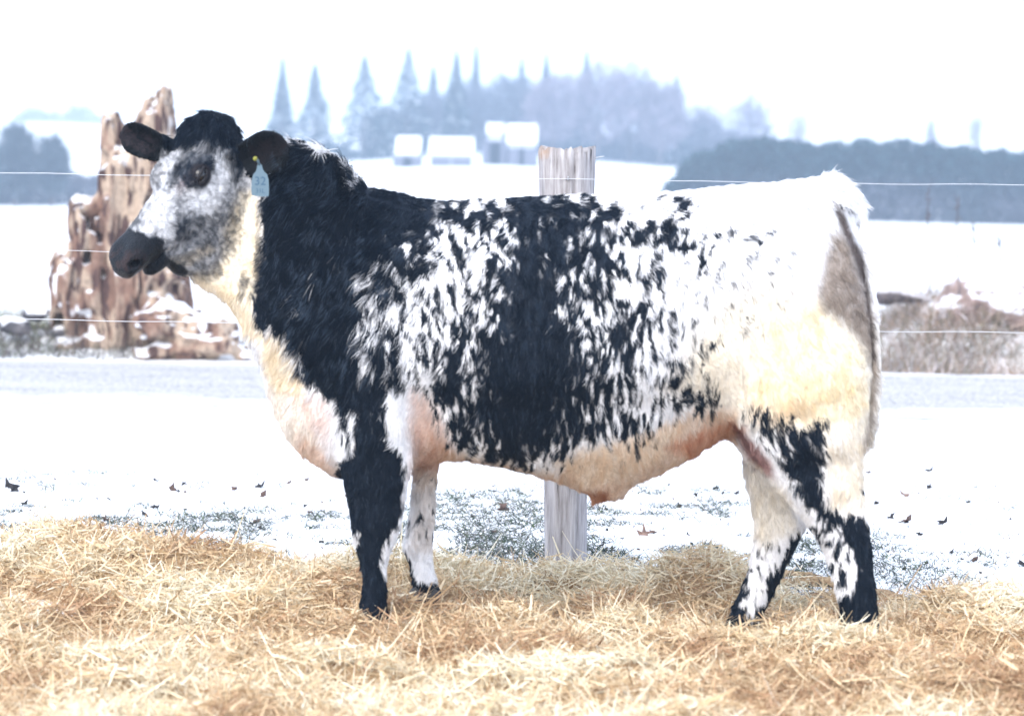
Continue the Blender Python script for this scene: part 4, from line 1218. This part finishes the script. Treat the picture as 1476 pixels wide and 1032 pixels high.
tint(CREAM, .85, 10, [(322, 330), (345, 275), (368, 275), (378, 330), (378, 400), (365, 450), (385, 500), (340, 470), (318, 430), (270, 405), (268, 398), (300, 392), (318, 372)])
tint((.88, .72, .48), .6, 6, [(238, 376), (262, 368), (300, 350), (310, 362), (270, 384), (250, 386)])
tint((.72, .42, .26), .8, 16, [(598, 600), (640, 620), (660, 660), (640, 680), (595, 685)])
tint(PINK, .8, 14, [(596, 560), (618, 570), (640, 610), (610, 640), (592, 620)])
tint((.78, .56, .38), .8, 10, [(640, 650), (720, 668), (800, 685), (830, 660), (900, 640), (1000, 590), (1060, 590), (1060, 640), (930, 710), (860, 740), (780, 705), (640, 680)])
tint((.90, .74, .56), .8, 12, [(800, 665), (860, 640), (930, 620), (990, 600), (960, 660), (900, 690), (840, 700)])
tint(RUST, .9, 6, [(838, 708), (875, 706), (880, 724), (856, 738), (842, 722)])
tint((.70, .36, .22), .85, 9, [(960, 640), (1050, 605), (1075, 612), (1050, 635), (1000, 665)])
tint((.30, .13, .11), .9, 6, [(1052, 608), (1066, 610), (1092, 640), (1112, 668), (1114, 684), (1090, 676), (1070, 650)])
tint((.80, .66, .52), .7, 6, [(600, 675), (634, 675), (632, 700), (598, 704)])
tint((.86, .78, .70), .6, 8, [(596, 700), (632, 690), (630, 800), (590, 790)])
tint((.92, .84, .68), .7, 12, [(1072, 660), (1130, 700), (1150, 760), (1100, 790), (1080, 760)])
tint((.42, .22, .22), .6, 3, [(262, 256), (272, 246), (276, 268), (264, 270), (256, 272)])
tint((.93, .82, .82), .7, 5, [(250, 268), (264, 256), (268, 272), (258, 282)])

def samp(A, px, py):
    x = np.clip(px / RS - .5, 0, gw - 1.001); y = np.clip(py / RS - .5, 0, gh - 1.001)
    i, j = x.astype(int), y.astype(int); fx, fy = x - i, y - j
    if A.ndim == 3: fx, fy = fx[:, None], fy[:, None]
    return A[i, j] * (1 - fx) * (1 - fy) + A[i + 1, j] * fx * (1 - fy) + A[i, j + 1] * (1 - fx) * fy + A[i + 1, j + 1] * fx * fy
def flow_slope(px, py):
    return np.interp(px, [380, 520, 620, 720, 850, 980, 1100, 1200], [-.55, -.5, -.35, -.2, -.05, .3, .6, .6]) * (1 - sstep(py, 620, 720))
NSLICE = None
def uni(a):
    """noise value -> uniform 0..1 by its own distribution"""
    global NSLICE
    if NSLICE is None:
        NSLICE = np.sort(fbm(rng.random(60000) * 900, rng.random(60000) * 900, 0, 2))
    return np.searchsorted(NSLICE, a) / len(NSLICE)
HEADX = P(345, 300, 0)[0]
def coat(V):
    """linear hair colour, darkness at points on the animal; the flank pattern runs through to the far side"""
    px, py = proj(V)
    q = V.copy()
    onb = px > 385
    far = onb & (V[:, 1] > 0) & (py < 640)
    # the far flank repeats the near flank
    q[far, 1] *= -1
    px, py = proj(np.where(onb[:, None], q * np.array([1, 1, 1]), V))
    D = samp(Dm, px, py); T = samp(Tm, px, py); Fi = samp(Fm, px, py)
    sl_ = flow_slope(px, py)
    u = px + sl_ * (py - 450)
    ux = u + 3 * (vnoise(px / 14, py / 14) - .5)
    off = np.where(V[:, 1] > 0, 311.0, 0.0) * onb
    n1 = uni(fbm(ux / 4.8 + off, py / 11.5, 0, 2) * 0.86 + 0.14 * fbm(ux / 2.2, py / 7, 4, 1))
    n2 = uni(fbm(px / 3.2, py / 5.0, 3, 2))
    nn = n1 * (1 - Fi) + n2 * Fi
    soft = 0.17 + 0.62 * Fi
    dk = sstep(D - nn * (1 - 0.62 * Fi) - 0.22 * Fi, -soft, soft)
    dk = np.where(D > 0.985, 1, np.where(D < 0.015, 0, dk))
    dk = 1 - (1 - dk) ** 2.1
    T = T * (1 - (1 - T) * 1.3 * (fbm(ux / 6, py / 15, 8, 3)[:, None] - 0.42))
    return dk, T, px, py
#@@END_COAT
BLACK = np.array([0.0028, 0.0072, 0.0155]); WHITE = np.array([0.84, 0.84, 0.86])
def hair_colour(V, jit=None):
    dk, T, px, py = coat(V)
    w = WHITE * T
    c = w + (BLACK - w) * dk[:, None]
    return c, dk, px, py
cv, dk, vpx, vpy = hair_colour(SV)
qv = SV - HO
hs1, hv1, hn1 = qv @ ha, qv @ hl, qv @ hn
# bare skin: muzzle, ears inside
def in_poly(poly, px, py): return poly_sd(poly, px, py)
ishead = (SV[:, 0] < P(378, 300, 0)[0]) & (SV[:, 2] > 1.0)
mz = np.where(ishead, sstep(in_poly(MUZ, vpx, vpy), -2, 3), 0) * (hs1 > 0.38)
mzf = np.where(ishead, sstep(hs1 + 0.25 * hn1, 0.415, 0.435), 0)
mz = np.maximum(mz, mzf * (hv1 < 0.0))
skin = np.array([0.007, 0.009, 0.013]) + np.array([0.022, 0.010, 0.007]) * sstep(fbm(SV[:, 0] * 40, SV[:, 1] * 40, SV[:, 2] * 40, 3), .48, .62)[:, None] * np.clip((hs1 - 0.47) / 0.05, 0, 1)[:, None]
cv = cv + (skin - cv) * mz[:, None]
nos = np.zeros(len(SV))
for sg_ in (-1, 1):
    nos = np.maximum(nos, 1 - sstep(np.sqrt(((hs1 - 0.512) / .024) ** 2 + ((hv1 - sg_ * .050) / .016) ** 2 + ((hn1 + .052) / .013) ** 2), .8, 1.1))
cv = cv * (1 - 0.6 * (nos * ishead)[:, None])
eyd = 1 - sstep(np.linalg.norm(SV - HP(ES, EV + .006, EN), axis=1), .030, .042)
cv = cv + (np.array([0.012, 0.010, 0.013]) - cv) * eyd[:, None]
# ears: black outside, brownish pink skin inside
for (bb, fr, L_) in ((eb, NE, np.linalg.norm(et - eb)), (fb_, FE, np.linalg.norm(ft_ - fb_))):
    qq = SV - bb; u_ = qq @ fr[0]; w_ = qq @ fr[2]; v_ = qq @ fr[1]
    isear = (u_ > 0.012) & (u_ < L_ + .03) & (np.abs(v_) < .075) & (np.abs(w_) < .05) & (SV[:, 0] < -0.6)
    if bb is fb_: isear &= vpx < 232
    else: isear &= (vpx > 343) & (vpy < 268)
    cv[isear] = [0.006, 0.008, 0.011]
    inner = isear & ((SN @ fr[2]) > 0.3) & (np.abs(v_) < 0.034) & (u_ > 0.05 if bb is eb else u_ > 0.03)
    cv[inner] = np.array([0.009, 0.007, 0.009]) if bb is eb else np.array([0.02, 0.016, 0.02])

coat_mat = attr_mat('coat', 0.75, 0.12, 55, 0.25)
hide = NT('hide')
aa = hide.n('ShaderNodeAttribute', attribute_name='Col')
vv = hide.coords()
hide.bump(hide.noise(vv, 160, 4), 0.003)
hide.set(aa.outputs['Color'], 0.6, 0.15)
steer_loc = np.array([-0.05, 0.0, 0.0])
steer = mesh_obj('steer', SV - steer_loc, SQ, hide.m, cols=cv, loc=steer_loc)
mzm = NT('muzzle_skin'); ma = mzm.n('ShaderNodeAttribute', attribute_name='Col'); mv = mzm.coords()
vo = mzm.n('ShaderNodeTexVoronoi'); vo.inputs['Scale'].default_value = 190; mzm.l(mv, vo.inputs['Vector'])
mzm.bump(vo.outputs['Distance'], 0.004, 0.9); mzm.set(ma.outputs['Color'], 0.42, 0.13)
steer.data.materials.append(mzm.m)
steer.data.polygons.foreach_set('material_index', (mz[SQ].mean(1) > 0.6).astype(np.int32))
tag(steer, 'young black and white speckled steer with a woolly neck standing on straw', 'steer')

# eyes
em = NT('eye_dark'); em.set((0.006, 0.005, 0.006), 0.08, 0.6)
lidm = NT('eyelid'); lidm.set((0.010, 0.008, 0.010), 0.55, 0.3)
for sg_ in (1, -1):
    c = HP(ES, sg_ * EV, EN)
    bm = bmesh.new(); bmesh.ops.create_uvsphere(bm, u_segments=24, v_segments=16, radius=0.0235)
    me = bpy.data.meshes.new('eye'); bm.to_mesh(me); bm.free(); me.materials.append(em.m)
    for p_ in me.polygons: p_.use_smooth = True
    o = bpy.data.objects.new('eye', me); COL.objects.link(o); o.parent = steer; o.location = [float(x) for x in (c - steer_loc)]
    # upper and lower lid: curved rims round the eyeball
    for up_ in (1, -1):
        pts = []
        for q_ in np.linspace(-1.25, 1.25, 15):
            pts.append(HP(ES + 0.028 * math.sin(q_), sg_ * (EV + 0.0195 * math.cos(q_)), EN + up_ * 0.0115 * math.cos(q_) + 0.006 * math.sin(-q_)) - steer_loc)
        v_, f_ = tube_mesh(pts, 0.0048 * np.sin(np.linspace(0.35, math.pi - 0.35, 15)) ** 0.5, 8)
        mesh_obj('eyelid', v_, f_, lidm.m, steer)

# hooves: two toes each, mostly sunk in the straw
hm_ = NT('hoof'); vv = hm_.coords((1, 1, 6)); hm_.set(hm_.ramp(hm_.noise(vv, 30, 3), [(0.3, (0.02, 0.02, 0.022)), (0.7, (0.07, 0.065, 0.06))]), 0.5, 0.3)
for (a_, b_, Yc, dx) in ((536, 918, -.165, -1), (612, 858, .15, -1), (1238, 918, -.16, -1), (1052, 917, .16, -1)):
    base = P(a_, b_, Yc)
    hf = empty('hoof', base - steer_loc); hf.parent = steer
    for sd_ in (-1, 1):
        bm = bmesh.new(); bmesh.ops.create_uvsphere(bm, u_segments=16, v_segments=10, radius=1)
        for vtx in bm.verts:
            x, y, z = vtx.co
            zz = max(z, -0.55)
            k = 1.0 - 0.25 * (zz + 0.55)
            vtx.co = (x * 0.062 * k - 0.014 * (zz < 0) , y * 0.024 * k + sd_ * 0.026, zz * 0.042)
        me = bpy.data.meshes.new('toe'); bm.to_mesh(me); bm.free(); me.materials.append(hm_.m)
        for p_ in me.polygons: p_.use_smooth = True
        o = bpy.data.objects.new('toe', me); COL.objects.link(o); o.parent = hf
#@@FUR
NF = 300000
Av = SV[SQ[:, 0]]; nnq = np.cross(SV[SQ[:, 2]] - SV[SQ[:, 0]], SV[SQ[:, 3]] - SV[SQ[:, 1]]) * 0.5
area = np.linalg.norm(nnq, axis=1); fn = nnq / (area[:, None] + 1e-12)
fc = SV[SQ].mean(1)
wgt = area * np.where(fn[:, 1] < 0.25, 1.0, 0.45)
headz = (fc[:, 0] < P(350, 300, 0)[0]) & (fc[:, 2] > 1.05)
wgt = wgt * np.where(headz, 1.9, 1.0)
pick = rng.choice(len(SQ), NF, p=wgt / wgt.sum())
ra, rb = rng.random((NF, 1)), rng.random((NF, 1))
q4 = SV[SQ[pick]]
root = (q4[:, 0] * (1 - ra) + q4[:, 1] * ra) * (1 - rb) + (q4[:, 3] * (1 - ra) + q4[:, 2] * ra) * rb
n4_ = SN[SQ[pick]]
nrm = (n4_[:, 0] * (1 - ra) + n4_[:, 1] * ra) * (1 - rb) + (n4_[:, 3] * (1 - ra) + n4_[:, 2] * ra) * rb
hc, hdk, hpx, hpy = hair_colour(root)
# no hair on muzzle, in the ears, over the eyes
rq = root - HO; rs, rv, rn = rq @ ha, rq @ hl, rq @ hn
hd = (root[:, 0] < P(378, 300, 0)[0]) & (root[:, 2] > 1.0)
ok = ~(hd & ((rs > 0.435 - 0.25 * rn) | ((rs > 0.36) & (poly_sd(MUZ, hpx, hpy) > 0))))
for sg_ in (-1, 1): ok &= ~(np.linalg.norm(root - HP(ES, sg_ * (EV + .008), EN), axis=1) < 0.034)
earm = np.zeros(NF, bool)
for (bb, fr) in ((eb, NE), (fb_, FE)):
    qq = root - bb; u_ = qq @ fr[0]; v_ = qq @ fr[1]; w_ = qq @ fr[2]
    e_ = (u_ > 0.012) & (u_ < .2) & (np.abs(v_) < .075) & (np.abs(w_) < .05) & ((hpx < 232) if bb is fb_ else ((hpx > 343) & (hpy < 268) & (hpx < 425)))
    ok &= ~(e_ & ((nrm @ fr[2]) > 0.3) & (np.abs(v_) < 0.030) & (rng.random(NF) < 0.55))
    earm |= e_
    hc[e_] = [0.005, 0.007, 0.010]
root, nrm, hc, hdk, hpx, hpy, hd, rs, rn, earm = [z_[ok] for z_ in (root, nrm, hc, hdk, hpx, hpy, hd, rs, rn, earm)]
n = len(root)
sl_ = flow_slope(hpx, hpy)
fl = np.stack([-sl_ * 1.0, np.zeros(n), -np.ones(n)], 1)
fl[:, 0] = sl_
crest = (hpy < 300) & (hpx > 395) & (hpx < 530) & ~hd
rumpt = (hpx > 1130) & (hpy < 300)
topl = (nrm[:, 2] > 0.75) & ~hd & ~crest
fl[topl] = np.stack([np.full(topl.sum(), .9), rng.normal(size=topl.sum()) * .3 , np.full(topl.sum(), -.3)], 1)
fl[hd] = (-ha * 0.75 + hl * 0.15 + np.array([0, 0, -.35]))
ff = hd & (rs < 0.10)
fl[ff] = np.array([-.3, -.4, -1.0])
fl[crest] = np.array([-.5, -.15, -.5])
wav = np.stack([vnoise(hpx / 22, hpy / 34, 1) - .5, vnoise(hpx / 22, hpy / 34, 5) - .5, vnoise(hpx / 22, hpy / 34, 9) - .5], 1)
fl = fl + wav * 0.9 + rng.normal(size=(n, 3)) * 0.16
tg = fl - nrm * (fl * nrm).sum(1, keepdims=True)
tg /= np.linalg.norm(tg, axis=1, keepdims=True) + 1e-9
neck = sstep(hpx, 380, 400) * (1 - sstep(hpx, 520, 620)) * (1 - sstep(hpy, 500, 600))
leg = sstep(hpy, 690, 740)
ln = 0.020 + 0.014 * neck + 0.010 * crest + 0.012 * rumpt
ln = np.where(hd, 0.010 + 0.014 * (rs < 0.09) * (rn > -0.12), ln)
ln = np.where(earm, 0.012, ln)
ln = ln * (1 - 0.35 * sstep(-nrm[:, 2], 0.35, 0.7) * (~hd)) * (1 - 0.25 * leg) * rng.uniform(0.6, 1.35, n)
ln = ln * (0.75 + 0.5 * vnoise(hpx / 9, hpy / 15, 4))
lift = np.clip(0.30 + 0.12 * rng.normal(size=n) + 0.35 * crest + 0.25 * rumpt + 0.12 * neck, 0.08, 1.2)
# locks: neighbouring hairs lean together
lock = np.stack([vnoise(hpx / 5 + 40, hpy / 9, 1) - .5, vnoise(hpx / 5, hpy / 9, 2) - .5, vnoise(hpx / 5, hpy / 9 + 40, 3) - .5], 1)
pts_ = np.zeros((n, 5, 3), np.float32)
for k in range(5):
    s = k / 4
    off = tg * (ln * s)[:, None] + nrm * (ln * lift * (s - 0.45 * s * s))[:, None] + lock * (ln * 0.9 * s * s)[:, None] + np.array([0, 0, -1]) * (ln * 0.18 * s * s)[:, None]
    pts_[:, k] = root + off - nrm * 0.001
jit = rng.uniform(0.82, 1.12, (n, 1))
hc = np.clip(hc * jit, 0, 0.9)
# sheen of the black hair painted in as silvery streaks, strongest on the neck
stk = uni(fbm((hpx + sl_ * (hpy - 450)) / 3.6, hpy / 26, 6, 2))
sheen = sstep(stk, 0.74, 0.90) * (hdk > 0.7) * (0.35 + 0.65 * neck) * (~hd)
hc = hc + sheen[:, None] * np.array([0.030, 0.042, 0.060])
# scattered pale hairs catch among the black ones
pale = (rng.random(n) < 0.03) & (hdk > 0.8)
hc[pale] = hc[pale] * 0.4 + np.array([0.035, 0.045, 0.06])
fur = bpy.data.hair_curves.new('fur')
fur.add_curves([5] * n)
fur.points.foreach_set('position', (pts_.reshape(-1, 3) - steer_loc).astype(np.float32).ravel())
rad = np.tile(np.array([1.0, 0.95, 0.8, 0.55, 0.12], np.float32), n).reshape(n, 5) * (0.00075 + 0.0002 * rng.random((n, 1))) 
ra_ = fur.attributes.get('radius') or fur.attributes.new('radius', 'FLOAT', 'POINT')
ra_.data.foreach_set('value', rad.astype(np.float32).ravel())
ca = fur.attributes.new('Col', 'FLOAT_COLOR', 'CURVE')
cc4 = np.ones((n, 4), np.float32); cc4[:, :3] = hc
ca.data.foreach_set('color', cc4.ravel())
fm = NT('fur'); at = fm.n('ShaderNodeAttribute', attribute_name='Col')
fm.set(at.outputs['Color'], 0.55, 0.07)
fur.materials.append(fm.m)
fo_ = bpy.data.objects.new('fur', fur); COL.objects.link(fo_); fo_.parent = steer
tag(fo_, kind='stuff')
#@@EARTAG
# ------------------------------------------------------------------ ear tag
TY = -0.175
tg0 = P(374, 240, TY)
et_ = empty('ear_tag', tg0); tag(et_, 'pale blue plastic ear tag with a yellow button hanging from the near ear', 'ear tag')
outline = [(371, 236), (377, 236), (379, 246), (387, 253), (388, 281), (386, 284), (365, 283), (362, 280), (363, 254), (370, 246)]
pw = chaikin(pxpoly(outline, TY), 1) - tg0[[0, 2]]
k = len(pw)
v_ = [(a, -.0012, b) for a, b in pw] + [(a, .0012, b) for a, b in pw]
f_ = [tuple(range(k))[::-1], tuple(range(k, 2 * k))] + [(i, (i + 1) % k, k + (i + 1) % k, k + i) for i in range(k)]
tm = NT('tag_plastic'); tm.set((0.10, 0.16, 0.20), 0.45, 0.4)
tp = mesh_obj('tag_panel', v_, f_, tm.m, et_, smooth=False)
ym = NT('tag_button'); ym.set((0.20, 0.20, 0.03), 0.45, 0.4)
bc = P(368, 229, TY - 0.012) - tg0
v_, f_ = tube_mesh([bc + [0, -.004, 0], bc + [0, .004, 0], bc + [0.008, .02, -0.005]], [0.007, 0.007, 0.002], 14)
mesh_obj('button', v_, f_, ym.m, et_)
v_, f_ = tube_mesh([bc + [0.004, 0.002, 0], P(374, 238, TY) - tg0 + [0, 0.0, 0]], [0.0035, 0.0035], 10)
mesh_obj('tag_neck', v_, f_, tm.m, et_)
im = NT('tag_ink'); im.set((0.04, 0.09, 0.15), 0.6, 0.2)
for txt, (a_, b_), sz in (('32', (375, 267), 0.036), ('31L', (375, 278.5), 0.019)):
    fc_ = bpy.data.curves.new('printed_number', 'FONT'); fc_.body = txt; fc_.size = sz; fc_.align_x = 'CENTER'; fc_.extrude = 0.0002
    fc_.materials.append(im.m)
    tmp = bpy.data.objects.new('printed_number_curve', fc_)
    me = bpy.data.meshes.new_from_object(tmp); bpy.data.objects.remove(tmp); me.name = 'printed_number'
    o = bpy.data.objects.new('printed_number', me); COL.objects.link(o); o.parent = tp
    p = P(a_, b_, TY - 0.0016) - tg0
    o.location = [float(x) for x in p]; o.rotation_euler = (math.radians(90), 0, 0)
#@@END_STEER
